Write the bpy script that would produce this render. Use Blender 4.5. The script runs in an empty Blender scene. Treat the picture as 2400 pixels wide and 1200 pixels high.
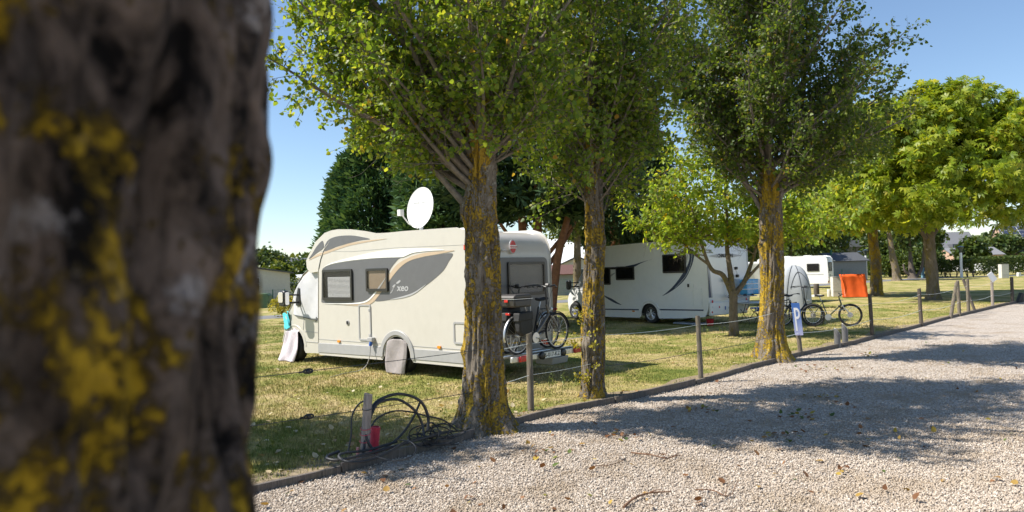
import bpy, bmesh, math, random
import numpy as np
from mathutils import Vector, Matrix

# ------------------------------------------------------------------ camera, sky, sun, exposure
scene = bpy.context.scene
FPX, CAM_H, CAM_PITCH, CAM_ROLL = 1700.0, 2.06, math.radians(1.16), math.radians(1.6)
cam_data = bpy.data.cameras.new("camera")
cam_data.sensor_width = 36.0
cam_data.lens = 36.0 * FPX / 2400.0
cam_data.clip_start, cam_data.clip_end = 0.05, 2000.0
cam_data.dof.use_dof = True
cam_data.dof.focus_distance = 13.5
cam_data.dof.aperture_fstop = 2.3
cam = bpy.data.objects.new("camera", cam_data)
scene.collection.objects.link(cam)
_f = Vector((0, math.cos(CAM_PITCH), math.sin(CAM_PITCH)))
_r0 = Vector((1, 0, 0)); _u0 = _r0.cross(_f)
_u = math.cos(CAM_ROLL) * _u0 + math.sin(CAM_ROLL) * _r0
_r = math.cos(CAM_ROLL) * _r0 - math.sin(CAM_ROLL) * _u0
cam.matrix_world = Matrix(((_r.x, _u.x, -_f.x, 0), (_r.y, _u.y, -_f.y, 0), (_r.z, _u.z, -_f.z, CAM_H), (0, 0, 0, 1)))
scene.camera = cam

SUN_EL, SUN_AZ = math.radians(50), math.radians(-92)     # azimuth from +Y towards +X
world = bpy.data.worlds.new("World"); scene.world = world; world.use_nodes = True
wn = world.node_tree.nodes; wl = world.node_tree.links
sky = wn.new("ShaderNodeTexSky"); sky.sky_type = 'NISHITA'; sky.sun_disc = False
sky.sun_elevation = SUN_EL; sky.sun_rotation = SUN_AZ
sky.altitude = 0; sky.air_density = 1.0; sky.dust_density = 0.12; sky.ozone_density = 3.0
bg = wn["Background"]; wl.new(sky.outputs[0], bg.inputs[0]); bg.inputs[1].default_value = 0.102
sun_d = bpy.data.lights.new("sun", 'SUN'); sun_d.energy = 5.0; sun_d.angle = math.radians(0.55); sun_d.color = (1.0, 0.945, 0.855)
sun = bpy.data.objects.new("sun", sun_d); scene.collection.objects.link(sun)
_sd = Vector((math.sin(SUN_AZ) * math.cos(SUN_EL), math.cos(SUN_AZ) * math.cos(SUN_EL), math.sin(SUN_EL)))
sun.rotation_euler = (-_sd).to_track_quat('-Z', 'Y').to_euler(); sun.location = _sd * 60
scene.view_settings.view_transform = 'Standard'; scene.view_settings.look = 'None'
scene.view_settings.exposure = 0.72; scene.view_settings.gamma = 1.0
scene.view_settings.use_curve_mapping = False
scene.cycles.use_denoising = True
scene.cycles.max_bounces = 8; scene.cycles.transparent_max_bounces = 8

# ------------------------------------------------------------------ helpers
rng = np.random.default_rng(7); random.seed(7)
COL = scene.collection
def ray(px, py):
    c, s = math.cos(CAM_ROLL), math.sin(CAM_ROLL)
    U, V = px - 1200, py - 600; u = U * c - V * s; v = U * s + V * c
    d = (u / FPX, 1.0, -v / FPX); a = CAM_PITCH
    return Vector((d[0], d[1] * math.cos(a) - d[2] * math.sin(a), d[1] * math.sin(a) + d[2] * math.cos(a)))
def gnd(px, py, z=0.0):
    D = ray(px, py); return Vector((0, 0, CAM_H)) + D * ((z - CAM_H) / D.z)
def at(px, py, depth):
    D = ray(px, py); return Vector((0, 0, CAM_H)) + D * (depth / D.y)

def link(o, parent=None):
    COL.objects.link(o)
    if parent is not None: o.parent = parent
    return o
def tag(o, label=None, cat=None, group=None, kind=None):
    if label: o["label"] = label
    if cat: o["category"] = cat
    if group: o["group"] = group
    if kind: o["kind"] = kind
    return o
def thing(name, label, cat, loc=(0, 0, 0), rz=0.0, group=None):
    o = bpy.data.objects.new(name, None); o.empty_display_size = 0.2
    COL.objects.link(o); o.location = loc; o.rotation_euler = (0, 0, rz)
    return tag(o, label, cat, group)

class MB:
    def __init__(s): s.v = []; s.f = []
    def add(s, vs, fs):
        b = len(s.v); s.v += [tuple(p) for p in vs]; s.f += [tuple(i + b for i in q) for q in fs]; return s
    def box(s, c, d, rz=0.0, rx=0.0, ry=0.0):
        R = Matrix.Rotation(rz, 3, 'Z') @ Matrix.Rotation(ry, 3, 'Y') @ Matrix.Rotation(rx, 3, 'X'); c = Vector(c)
        vs = [c + R @ Vector((d[0] * a / 2, d[1] * b / 2, d[2] * e / 2)) for a in (-1, 1) for b in (-1, 1) for e in (-1, 1)]
        return s.add(vs, [(0, 1, 3, 2), (4, 6, 7, 5), (0, 4, 5, 1), (2, 3, 7, 6), (0, 2, 6, 4), (1, 5, 7, 3)])
    def prism(s, poly, a0, a1, axis='y'):
        # poly of (p,q): axis y -> (x,z), axis x -> (y,z), axis z -> (x,y)
        def m(p, q, a): return (p, a, q) if axis == 'y' else ((a, p, q) if axis == 'x' else (p, q, a))
        n = len(poly); vs = [m(p, q, a0) for p, q in poly] + [m(p, q, a1) for p, q in poly]
        fs = [tuple(range(n - 1, -1, -1)), tuple(range(n, 2 * n))] + [(i, (i + 1) % n, n + (i + 1) % n, n + i) for i in range(n)]
        return s.add(vs, fs)
    def tube(s, pts, r, n=8, cap=True, closed=False):
        P = [Vector(p) for p in pts]; N = len(P); rr = r if isinstance(r, (list, tuple)) else [r] * N
        vs = []; up = None
        for i in range(N):
            if closed: t = P[(i + 1) % N] - P[i - 1]
            else: t = P[min(i + 1, N - 1)] - P[max(i - 1, 0)]
            if t.length < 1e-9: t = Vector((0, 0, 1))
            t.normalize()
            if up is None:
                up = t.orthogonal().normalized()
            else:
                up = up - t * up.dot(t)
                up = up.normalized() if up.length > 1e-6 else t.orthogonal().normalized()
            w = t.cross(up)
            for k in range(n):
                a = 2 * math.pi * k / n; vs.append(P[i] + (up * math.cos(a) + w * math.sin(a)) * rr[i])
        fs = []
        for i in range(N if closed else N - 1):
            j = (i + 1) % N
            for k in range(n): fs.append((i * n + k, i * n + (k + 1) % n, j * n + (k + 1) % n, j * n + k))
        if cap and not closed: fs += [tuple(range(n - 1, -1, -1)), tuple(range((N - 1) * n, N * n))]
        return s.add(vs, fs)
    def lathe(s, prof, c=(0, 0, 0), axis='z', n=24, close=False):
        # prof: (radius, along)
        vs = []; fs = []; c = Vector(c); m = len(prof)
        for r, h in prof:
            for k in range(n):
                a = 2 * math.pi * k / n; x, y = r * math.cos(a), r * math.sin(a)
                vs.append(c + (Vector((x, y, h)) if axis == 'z' else Vector((x, h, y)) if axis == 'y' else Vector((h, x, y))))
        for i in range(m if close else m - 1):
            j = (i + 1) % m
            for k in range(n): fs.append((i * n + k, i * n + (k + 1) % n, j * n + (k + 1) % n, j * n + k))
        if not close:
            if prof[0][0] > 1e-6: fs.append(tuple(range(n - 1, -1, -1)))
            if prof[-1][0] > 1e-6: fs.append(tuple(range((m - 1) * n, m * n)))
        return s.add(vs, fs)
    def grid(s, fn, nu, nv):
        vs = [fn(i / nu, j / nv) for i in range(nu + 1) for j in range(nv + 1)]
        fs = [(i * (nv + 1) + j, (i + 1) * (nv + 1) + j, (i + 1) * (nv + 1) + j + 1, i * (nv + 1) + j + 1) for i in range(nu) for j in range(nv)]
        return s.add(vs, fs)
    def build(s, name, mat, parent=None, smooth=None, bevel=None, solid=None, recalc=True):
        me = bpy.data.meshes.new(name); me.from_pydata(s.v, [], s.f)
        if recalc:
            bm = bmesh.new(); bm.from_mesh(me); bmesh.ops.remove_doubles(bm, verts=bm.verts, dist=1e-5)
            bmesh.ops.recalc_face_normals(bm, faces=bm.faces); bm.to_mesh(me); bm.free()
        o = bpy.data.objects.new(name, me); me.materials.append(M[mat] if isinstance(mat, str) else mat); link(o, parent)
        if smooth is not None or bevel:
            me.polygons.foreach_set("use_smooth", [True] * len(me.polygons)); me.set_sharp_from_angle(angle=math.radians(smooth or 40))
        if solid:
            q = o.modifiers.new("solid", 'SOLIDIFY'); q.thickness = solid; q.offset = 0
        if bevel:
            q = o.modifiers.new("bevel", 'BEVEL'); q.width = bevel; q.segments = 2; q.limit_method = 'ANGLE'; q.angle_limit = math.radians(40); q.harden_normals = False
        return o

def np_mesh(name, V, F, mat, parent=None, smooth=False):
    me = bpy.data.meshes.new(name); V = np.asarray(V, np.float32); F = np.asarray(F, np.int32); m, k = F.shape
    me.vertices.add(len(V)); me.vertices.foreach_set("co", V.ravel())
    me.loops.add(m * k); me.loops.foreach_set("vertex_index", F.ravel())
    me.polygons.add(m); me.polygons.foreach_set("loop_start", np.arange(0, m * k, k, dtype=np.int32))
    me.update(calc_edges=True); me.validate()
    if smooth: me.polygons.foreach_set("use_smooth", np.ones(m, bool))
    me.materials.append(M[mat] if isinstance(mat, str) else mat)
    o = bpy.data.objects.new(name, me); return link(o, parent)

def spline(pts, n=6, closed=False):
    """Catmull-Rom through the points (any dimension)"""
    P = [np.array(p, float) for p in pts]; N = len(P); out = []
    for i in range(N if closed else N - 1):
        if closed: a, b, c, d = P[i - 1], P[i], P[(i + 1) % N], P[(i + 2) % N]
        else: a, b, c, d = P[max(i - 1, 0)], P[i], P[i + 1], P[min(i + 2, N - 1)]
        for k in range(n):
            t = k / n
            out.append(0.5 * (2 * b + (c - a) * t + (2 * a - 5 * b + 4 * c - d) * t * t + (3 * b - a - 3 * c + d) * t ** 3))
    if not closed: out.append(P[-1])
    return [tuple(float(x) for x in p) for p in out]
def rrect(x0, y0, x1, y1, r, n=4):
    out = []
    for cx, cy, a in ((x1 - r, y1 - r, 0), (x0 + r, y1 - r, 90), (x0 + r, y0 + r, 180), (x1 - r, y0 + r, 270)):
        for k in range(n + 1):
            t = math.radians(a + 90 * k / n); out.append((cx + r * math.cos(t), cy + r * math.sin(t)))
    return out
def arc(cx, cz, r, a0, a1, n=10): return [(cx + r * math.cos(math.radians(a0 + (a1 - a0) * k / n)), cz + r * math.sin(math.radians(a0 + (a1 - a0) * k / n))) for k in range(n + 1)]
def text_on(name, body, size, loc, cols, mat, parent, extrude=0.002, align='CENTER', sx=1.0, shear=0.0, offset=0.0):
    cu = bpy.data.curves.new(name, 'FONT'); cu.body = body; cu.size = size; cu.extrude = extrude; cu.align_x = align; cu.align_y = 'CENTER'
    cu.shear = shear; cu.offset = offset; cu.resolution_u = 4
    tmp = bpy.data.objects.new(name, cu); me = bpy.data.meshes.new_from_object(tmp); bpy.data.objects.remove(tmp); me.name = name
    me.materials.clear(); me.materials.append(M[mat]); o = bpy.data.objects.new(name, me); link(o, parent)
    R = Matrix((cols[0], cols[1], cols[2])).transposed().to_4x4()
    o.matrix_local = Matrix.Translation(loc) @ R @ Matrix.Diagonal((sx, 1, 1, 1)); return o
def _hash(ix, iy, iz, seed):
    n = (ix * 73856093) ^ (iy * 19349663) ^ (iz * 83492791) ^ (seed * 2654435761 & 0x7fffffff)
    n = (n ^ (n >> 13)) * 1274126177 & 0x7fffffff
    return ((n ^ (n >> 16)) & 0xffff) / 65535.0
def vnoise(P, seed=0):
    P = np.asarray(P, float); i = np.floor(P).astype(np.int64); f = P - i; f = f * f * (3 - 2 * f); r = 0
    for dx in (0, 1):
        for dy in (0, 1):
            for dz in (0, 1):
                w = (f[..., 0] if dx else 1 - f[..., 0]) * (f[..., 1] if dy else 1 - f[..., 1]) * (f[..., 2] if dz else 1 - f[..., 2])
                r = r + w * _hash(i[..., 0] + dx, i[..., 1] + dy, i[..., 2] + dz, seed)
    return r

# ------------------------------------------------------------------ materials
M = {}
def new_mat(name):
    m = bpy.data.materials.new(name); m.use_nodes = True; nt = m.node_tree
    M[name] = m; return m, nt, nt.nodes, nt.links, nt.nodes["Principled BSDF"]
def ramp(n, stops, interp='LINEAR'):
    r = n.new("ShaderNodeValToRGB"); r.color_ramp.interpolation = interp; e = r.color_ramp.elements
    while len(e) < len(stops): e.new(0.5)
    for k, (p, c) in enumerate(stops): e[k].position = p; e[k].color = (*c, 1) if len(c) == 3 else c
    return r
def noise(n, l, scale, detail=4, rough=0.6, vec=None, sc=None, dist=0.0):
    t = n.new("ShaderNodeTexNoise"); t.inputs["Scale"].default_value = scale; t.inputs["Detail"].default_value = detail
    t.inputs["Roughness"].default_value = rough; t.inputs["Distortion"].default_value = dist
    if vec is not None:
        if sc:
            mp = n.new("ShaderNodeMapping"); mp.inputs["Scale"].default_value = sc; l.new(vec, mp.inputs[0]); l.new(mp.outputs[0], t.inputs["Vector"])
        else: l.new(vec, t.inputs["Vector"])
    return t
def mixc(n, l, fac, a, b, mode='MIX'):
    x = n.new("ShaderNodeMix"); x.data_type = 'RGBA'; x.blend_type = mode
    for sock, v in ((x.inputs[0], fac), (x.inputs[6], a), (x.inputs[7], b)):
        if hasattr(v, "links"): l.new(v, sock)
        elif isinstance(v, (int, float)): sock.default_value = v
        else: sock.default_value = (*v, 1)
    return x.outputs[2]
def bump(n, l, h, strength, dist=0.02):
    b = n.new("ShaderNodeBump"); b.inputs["Strength"].default_value = strength; b.inputs["Distance"].default_value = dist
    l.new(h, b.inputs["Height"]); return b.outputs[0]
def simple(name, col, rough=0.5, metal=0.0, var=0.12, scale=6.0, bmp=0.0, bscale=None, spec=0.5, coat=0.0, dirt=0.0):
    m, nt, n, l, p = new_mat(name); tc = n.new("ShaderNodeTexCoord")
    t = noise(n, l, scale, 5, 0.6, tc.outputs["Object"])
    lo = tuple(max(0, c * (1 - var)) for c in col); hi = tuple(min(1, c * (1 + var)) for c in col)
    r = ramp(n, [(0.3, lo), (0.7, hi)]); l.new(t.outputs[0], r.inputs[0]); c = r.outputs[0]
    if dirt:
        t2 = noise(n, l, 2.3, 6, 0.7, tc.outputs["Object"], (1, 1, .45)); r2 = ramp(n, [(0.5, (0, 0, 0)), (0.75, (1, 1, 1))]); l.new(t2.outputs[0], r2.inputs[0])
        g = n.new("ShaderNodeMath"); g.operation = 'MULTIPLY'; g.inputs[1].default_value = dirt; l.new(r2.outputs[0], g.inputs[0])
        c = mixc(n, l, g.outputs[0], c, (0.25, 0.21, 0.15))
    l.new(c, p.inputs["Base Color"]); p.inputs["Roughness"].default_value = rough; p.inputs["Metallic"].default_value = metal
    p.inputs["Specular IOR Level"].default_value = spec; p.inputs["Coat Weight"].default_value = coat; p.inputs["Coat Roughness"].default_value = 0.08
    if bmp:
        t3 = noise(n, l, bscale or scale * 4, 5, 0.65, tc.outputs["Object"]); l.new(bump(n, l, t3.outputs[0], bmp), p.inputs["Normal"])
    return m
simple("cream_paint", (0.56, 0.53, 0.475), 0.32, var=0.02, dirt=0.10, coat=0.35)
simple("cab_paint", (0.55, 0.52, 0.46), 0.3, var=0.02, dirt=0.10, coat=0.4)
simple("white_paint", (0.80, 0.80, 0.79), 0.30, var=0.02, dirt=0.06, coat=0.4)
simple("roof_white", (0.78, 0.78, 0.76), 0.45, var=0.04, dirt=0.12)
simple("decal_grey", (0.125, 0.125, 0.13), 0.4, var=0.05)
simple("decal_tan", (0.52, 0.40, 0.28), 0.4, var=0.04)
simple("decal_white", (0.86, 0.86, 0.84), 0.35, var=0.02)
simple("decal_navy", (0.018, 0.035, 0.085), 0.35, var=0.1)
simple("decal_silver", (0.42, 0.42, 0.43), 0.35, var=0.05)
simple("skirt_grey", (0.36, 0.355, 0.35), 0.45, var=0.05, dirt=0.15)
simple("black_plastic", (0.018, 0.018, 0.02), 0.4, var=0.2, scale=12)
simple("dark_frame", (0.025, 0.023, 0.022), 0.3, var=0.1)
simple("rubber", (0.022, 0.022, 0.023), 0.75, var=0.25, scale=20, bmp=0.2)
simple("alu", (0.62, 0.62, 0.63), 0.35, 0.85, var=0.06)
simple("alu_matte", (0.55, 0.55, 0.56), 0.5, 0.3, var=0.08, dirt=0.1)
simple("chrome", (0.75, 0.75, 0.76), 0.15, 1.0, var=0.03)
simple("cloth_grey", (0.55, 0.55, 0.56), 0.9, var=0.06, scale=5, bmp=0.5, bscale=4)
simple("cloth_taupe", (0.30, 0.27, 0.26), 0.95, var=0.12, scale=9, bmp=0.6, bscale=8)
simple("towel_lilac", (0.60, 0.54, 0.58), 0.95, var=0.08, scale=18, bmp=0.5, bscale=90)
simple("towel_cyan", (0.10, 0.55, 0.62), 0.95, var=0.10, scale=18, bmp=0.4, bscale=80)
simple("red_lens", (0.55, 0.02, 0.02), 0.15, var=0.15, scale=40, coat=0.5)
simple("amber", (0.80, 0.28, 0.02), 0.2, var=0.1, coat=0.5)
simple("white_lens", (0.72, 0.72, 0.70), 0.15, var=0.1, coat=0.5)
simple("plate_white", (0.80, 0.80, 0.77), 0.4, var=0.02)
simple("plate_yellow", (0.80, 0.48, 0.03), 0.4, var=0.03)
simple("ink_black", (0.012, 0.012, 0.014), 0.5, var=0.1)
simple("logo_red", (0.50, 0.015, 0.02), 0.3, var=0.06)
simple("blue_plug", (0.02, 0.10, 0.42), 0.4, var=0.1)
simple("blue_stripe", (0.03, 0.10, 0.42), 0.85, var=0.15)
simple("blue_film", (0.06, 0.34, 0.62), 0.25, var=0.25, scale=9, coat=0.4)
simple("white_cloth", (0.78, 0.78, 0.77), 0.9, var=0.04)
simple("navy_cloth", (0.03, 0.07, 0.25), 0.9, var=0.15)
simple("hose_black", (0.020, 0.021, 0.024), 0.5, var=0.35, scale=7, dirt=0.2)
simple("pipe_red", (0.55, 0.045, 0.08), 0.5, var=0.12, dirt=0.15)
simple("pipe_pink", (0.62, 0.27, 0.25), 0.6, var=0.12)
simple("wire_white", (0.62, 0.66, 0.62), 0.5, var=0.1)
simple("wire_dark", (0.06, 0.065, 0.065), 0.6, var=0.3)
simple("sign_white", (0.86, 0.86, 0.86), 0.5, var=0.03)
simple("bike_grey", (0.16, 0.15, 0.138), 0.35, 0.5, var=0.06)
simple("bike_black", (0.02, 0.02, 0.022), 0.3, var=0.2)
simple("bike_green", (0.05, 0.06, 0.035), 0.3, var=0.2)
simple("bag_black", (0.022, 0.022, 0.023), 0.7, var=0.3, bmp=0.4, bscale=9)
simple("case_grey", (0.055, 0.05, 0.047), 0.45, var=0.12)
simple("tent_grey", (0.34, 0.36, 0.38), 0.85, var=0.06, bmp=0.3, bscale=4)
simple("tent_dark", (0.07, 0.075, 0.085), 0.85, var=0.1)
simple("orange_cloth", (0.80, 0.115, 0.012), 0.8, var=0.08, scale=3, bmp=0.25, bscale=5)
simple("concrete", (0.58, 0.56, 0.50), 0.85, var=0.10, scale=9, bmp=0.3)
simple("asphalt", (0.17, 0.17, 0.175), 0.9, var=0.2, scale=30, bmp=0.3)
simple("siding_cream", (0.55, 0.53, 0.48), 0.7, var=0.05)
simple("siding_grey", (0.22, 0.235, 0.25), 0.7, var=0.07)
simple("siding_white", (0.70, 0.70, 0.67), 0.7, var=0.05)
simple("roof_slate", (0.085, 0.09, 0.10), 0.75, var=0.2, scale=10)
simple("roof_brown", (0.13, 0.065, 0.055), 0.8, var=0.2, scale=10)
simple("roof_grey", (0.20, 0.20, 0.21), 0.8, var=0.12, scale=8)
simple("brick_wall", (0.45, 0.30, 0.22), 0.85, var=0.12, scale=20)
simple("brick_pink", (0.40, 0.24, 0.23), 0.85, var=0.12, scale=20)
simple("white_wall", (0.72, 0.73, 0.72), 0.8, var=0.05)
simple("solar_blue", (0.05, 0.06, 0.10), 0.2, var=0.2, coat=0.6)
simple("green_metal", (0.02, 0.14, 0.085), 0.5, var=0.15)
simple("green_plastic", (0.06, 0.12, 0.06), 0.6, var=0.15)
simple("lamp_white", (0.74, 0.76, 0.80), 0.4, var=0.04)
simple("car_white", (0.75, 0.77, 0.80), 0.25, var=0.03, coat=0.5)
simple("car_silver", (0.50, 0.53, 0.57), 0.25, 0.3, var=0.03, coat=0.5)
simple("pipe_blue", (0.18, 0.33, 0.42), 0.6, var=0.1)
simple("red_bucket", (0.5, 0.02, 0.03), 0.4, var=0.1)
simple("mat_blue", (0.45, 0.50, 0.60), 0.8, var=0.3, scale=14)
simple("slat_wood", (0.60, 0.45, 0.22), 0.6, var=0.15, scale=12)
simple("soil", (0.24, 0.185, 0.115), 0.95, var=0.4, scale=14, bmp=0.6)
simple("dead_twig", (0.17, 0.085, 0.045), 0.9, var=0.4, scale=20)
simple("branch_bark", (0.17, 0.145, 0.115), 0.9, var=0.35, scale=18, bmp=0.5)
simple("red_bark", (0.20, 0.095, 0.055), 0.9, var=0.35, scale=9, bmp=0.6)
simple("stem_brown", (0.12, 0.095, 0.075), 0.9, var=0.3, scale=14, bmp=0.5)

def wood(name, lo, hi, moss=0.3):
    m, nt, n, l, p = new_mat(name); tc = n.new("ShaderNodeTexCoord"); o = tc.outputs["Object"]
    t = noise(n, l, 9, 6, 0.65, o, (6, 6, .5)); r = ramp(n, [(0.3, lo), (0.7, hi)]); l.new(t.outputs[0], r.inputs[0])
    t2 = noise(n, l, 5, 4, 0.6, o); r2 = ramp(n, [(0.5, (0, 0, 0)), (0.72, (moss,) * 3)]); l.new(t2.outputs[0], r2.inputs[0])
    l.new(mixc(n, l, r2.outputs[0], r.outputs[0], (0.10, 0.11, 0.035)), p.inputs["Base Color"]); p.inputs["Roughness"].default_value = 0.9
    l.new(bump(n, l, t.outputs[0], 0.6, 0.01), p.inputs["Normal"]); return m
wood("post_wood", (0.085, 0.072, 0.055), (0.26, 0.215, 0.165), 0.6)
wood("post_grey", (0.16, 0.135, 0.12), (0.38, 0.33, 0.29), 0.2)
wood("post_dark", (0.045, 0.036, 0.03), (0.13, 0.105, 0.085), 0.4)
wood("board_wood", (0.055, 0.047, 0.042), (0.20, 0.165, 0.14), 0.25)

def bark(name, lo, hi, lichen, thr, scale=1.0, lich2=None, gw=0.45, ls=(1, 1, .42), b0=.28, b1=.72, bs=None, bst=(1.6, 1.6, .45)):
    m, nt, n, l, p = new_mat(name); tc = n.new("ShaderNodeTexCoord"); o = tc.outputs["Object"]
    t = noise(n, l, (bs * 3.4 if bs else 9 * scale), 8, 0.72, o, bst, 0.6); r = ramp(n, [(b0, lo), (b1, hi)]); l.new(t.outputs[0], r.inputs[0])
    w = noise(n, l, 3.2 * scale, 9, 0.76, o, ls, 0.4)
    g = noise(n, l, 34 * scale, 3, 0.6, o)
    ad = n.new("ShaderNodeMath"); ad.operation = 'MULTIPLY_ADD'; ad.inputs[1].default_value = gw; l.new(g.outputs[0], ad.inputs[0]); l.new(w.outputs[0], ad.inputs[2])
    r2 = ramp(n, [(thr, (0, 0, 0)), (thr + 0.05, (1, 1, 1))]); l.new(ad.outputs[0], r2.inputs[0])
    lc = ramp(n, [(0.35, tuple(c * .55 for c in lichen)), (0.65, lichen)]); l.new(noise(n, l, 22 * scale, 4, .6, o).outputs[0], lc.inputs[0])
    c = mixc(n, l, r2.outputs[0], r.outputs[0], lc.outputs[0])
    if lich2:
        r3 = ramp(n, [(0.60, (0, 0, 0)), (0.66, (.8, .8, .8))]); l.new(noise(n, l, 5 * scale, 6, .7, o).outputs[0], r3.inputs[0]); c = mixc(n, l, r3.outputs[0], c, lich2)
    l.new(c, p.inputs["Base Color"]); p.inputs["Roughness"].default_value = 0.95; p.inputs["Specular IOR Level"].default_value = 0.2
    mx = n.new("ShaderNodeMath"); mx.operation = 'ADD'; l.new(t.outputs[0], mx.inputs[0]); l.new(r2.outputs[0], mx.inputs[1])
    l.new(bump(n, l, mx.outputs[0], 1.0, 0.022), p.inputs["Normal"]); return m
bark("bark_lichen_rich", (0.07, 0.055, 0.042), (0.30, 0.25, 0.19), (0.50, 0.33, 0.035), 0.70, 1.0, (0.33, 0.32, 0.28))
bark("bark_lichen", (0.045, 0.036, 0.029), (0.30, 0.255, 0.20), (0.44, 0.29, 0.04), 0.715, 1.0, (0.33, 0.32, 0.28))
bark("bark_near", (0.003, 0.002, 0.0017), (0.165, 0.122, 0.10), (0.45, 0.285, 0.02), 0.585, 1.5, (0.30, 0.27, 0.265), 0.16, (1, 1, .8), .40, .60, 2.6, (1.3, 1.3, .75))
bark("bark_plain", (0.10, 0.08, 0.06), (0.28, 0.23, 0.17), (0.34, 0.27, 0.08), 0.76, 1.0)

def leaf(name, stops, trans=0.42, rough=0.45, tcol=1.35):
    m, nt, n, l, p = new_mat(name); g = n.new("ShaderNodeNewGeometry"); r = ramp(n, stops); l.new(g.outputs["Random Per Island"], r.inputs[0])
    l.new(r.outputs[0], p.inputs["Base Color"]); p.inputs["Roughness"].default_value = rough; p.inputs["Specular IOR Level"].default_value = 0.35
    tr = n.new("ShaderNodeBsdfTranslucent"); c = mixc(n, l, 1.0, r.outputs[0], (tcol * 1.15, tcol, tcol * .45), 'MULTIPLY'); l.new(c, tr.inputs[0])
    ms = n.new("ShaderNodeMixShader"); ms.inputs[0].default_value = trans
    l.new(p.outputs[0], ms.inputs[1]); l.new(tr.outputs[0], ms.inputs[2]); l.new(ms.outputs[0], n["Material Output"].inputs[0]); return m
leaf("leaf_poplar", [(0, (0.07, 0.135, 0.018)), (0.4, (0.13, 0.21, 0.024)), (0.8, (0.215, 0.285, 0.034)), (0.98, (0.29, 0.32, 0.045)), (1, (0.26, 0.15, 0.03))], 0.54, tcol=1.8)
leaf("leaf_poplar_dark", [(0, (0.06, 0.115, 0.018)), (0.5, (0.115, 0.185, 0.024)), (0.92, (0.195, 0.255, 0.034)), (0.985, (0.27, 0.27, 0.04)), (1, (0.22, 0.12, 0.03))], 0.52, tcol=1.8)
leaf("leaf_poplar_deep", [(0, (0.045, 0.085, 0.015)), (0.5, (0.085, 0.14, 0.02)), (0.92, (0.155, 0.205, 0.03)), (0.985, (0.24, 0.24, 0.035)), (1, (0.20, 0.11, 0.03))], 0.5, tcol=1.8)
leaf("leaf_walnut", [(0, (0.14, 0.235, 0.03)), (0.5, (0.23, 0.325, 0.04)), (0.95, (0.33, 0.385, 0.055)), (0.985, (0.46, 0.38, 0.03)), (1, (0.42, 0.26, 0.02))], 0.58, tcol=1.75)
leaf("leaf_chestnut", [(0, (0.12, 0.195, 0.016)), (0.5, (0.22, 0.295, 0.022)), (0.97, (0.36, 0.39, 0.04)), (1, (0.36, 0.26, 0.03))], 0.48, tcol=1.65)
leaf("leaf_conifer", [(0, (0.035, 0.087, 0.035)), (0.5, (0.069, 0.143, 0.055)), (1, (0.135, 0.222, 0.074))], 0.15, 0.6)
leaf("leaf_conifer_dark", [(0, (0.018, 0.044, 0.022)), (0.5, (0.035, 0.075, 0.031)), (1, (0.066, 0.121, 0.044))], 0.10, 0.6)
leaf("leaf_far", [(0, (0.035, 0.07, 0.018)), (0.5, (0.065, 0.105, 0.025)), (1, (0.12, 0.15, 0.035))], 0.3)
leaf("leaf_far_light", [(0, (0.07, 0.11, 0.022)), (0.5, (0.12, 0.165, 0.03)), (1, (0.19, 0.22, 0.05))], 0.35)
leaf("leaf_hedge", [(0, (0.03, 0.055, 0.012)), (0.5, (0.06, 0.10, 0.018)), (1, (0.12, 0.155, 0.028))], 0.3)
leaf("leaf_bush_yellow", [(0, (0.22, 0.22, 0.03)), (0.6, (0.36, 0.32, 0.035)), (1, (0.45, 0.40, 0.05))], 0.4)
leaf("fallen", [(0, (0.30, 0.17, 0.07)), (0.35, (0.45, 0.34, 0.18)), (0.65, (0.60, 0.52, 0.36)), (0.85, (0.35, 0.33, 0.06)), (1, (0.12, 0.16, 0.03))], 0.2, 0.7)
leaf("fallen_road", [(0, (0.14, 0.06, 0.025)), (0.45, (0.26, 0.13, 0.06)), (0.7, (0.42, 0.30, 0.05)), (0.85, (0.10, 0.14, 0.03)), (1, (0.05, 0.09, 0.025))], 0.2, 0.7)

def lawn_colors(n, l, pos):
    a = noise(n, l, 0.55, 6, 0.66, pos, None, 0.6); b = noise(n, l, 2.6, 6, 0.7, pos); c = noise(n, l, 24, 5, 0.75, pos, (1, .7, 1))
    m1 = n.new("ShaderNodeMath"); m1.operation = 'MULTIPLY_ADD'; m1.inputs[1].default_value = 0.55; l.new(b.outputs[0], m1.inputs[0]); l.new(a.outputs[0], m1.inputs[2])
    m2 = n.new("ShaderNodeMath"); m2.operation = 'MULTIPLY_ADD'; m2.inputs[1].default_value = 0.45; l.new(c.outputs[0], m2.inputs[0]); l.new(m1.outputs[0], m2.inputs[2])
    sc = n.new("ShaderNodeMath"); sc.operation = 'MULTIPLY'; sc.inputs[1].default_value = 1.0; l.new(m2.outputs[0], sc.inputs[0])
    mp = n.new("ShaderNodeMapRange"); mp.inputs[1].default_value = 0.75; mp.inputs[2].default_value = 1.20; l.new(sc.outputs[0], mp.inputs[0])
    r = ramp(n, [(0.05, (0.10, 0.135, 0.025)), (0.34, (0.19, 0.205, 0.045)), (0.56, (0.33, 0.285, 0.10)), (0.85, (0.47, 0.37, 0.19))]); l.new(mp.outputs[0], r.inputs[0])
    return r.outputs[0], c.outputs[0]
m, nt, n, l, p = new_mat("lawn"); g = n.new("ShaderNodeNewGeometry"); c, h = lawn_colors(n, l, g.outputs["Position"])
l.new(c, p.inputs["Base Color"]); p.inputs["Roughness"].default_value = 0.95; p.inputs["Specular IOR Level"].default_value = 0.15; l.new(bump(n, l, h, 0.9, 0.05), p.inputs["Normal"])
m, nt, n, l, p = new_mat("grass_blade"); g = n.new("ShaderNodeNewGeometry"); c, h = lawn_colors(n, l, g.outputs["Position"])
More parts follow.
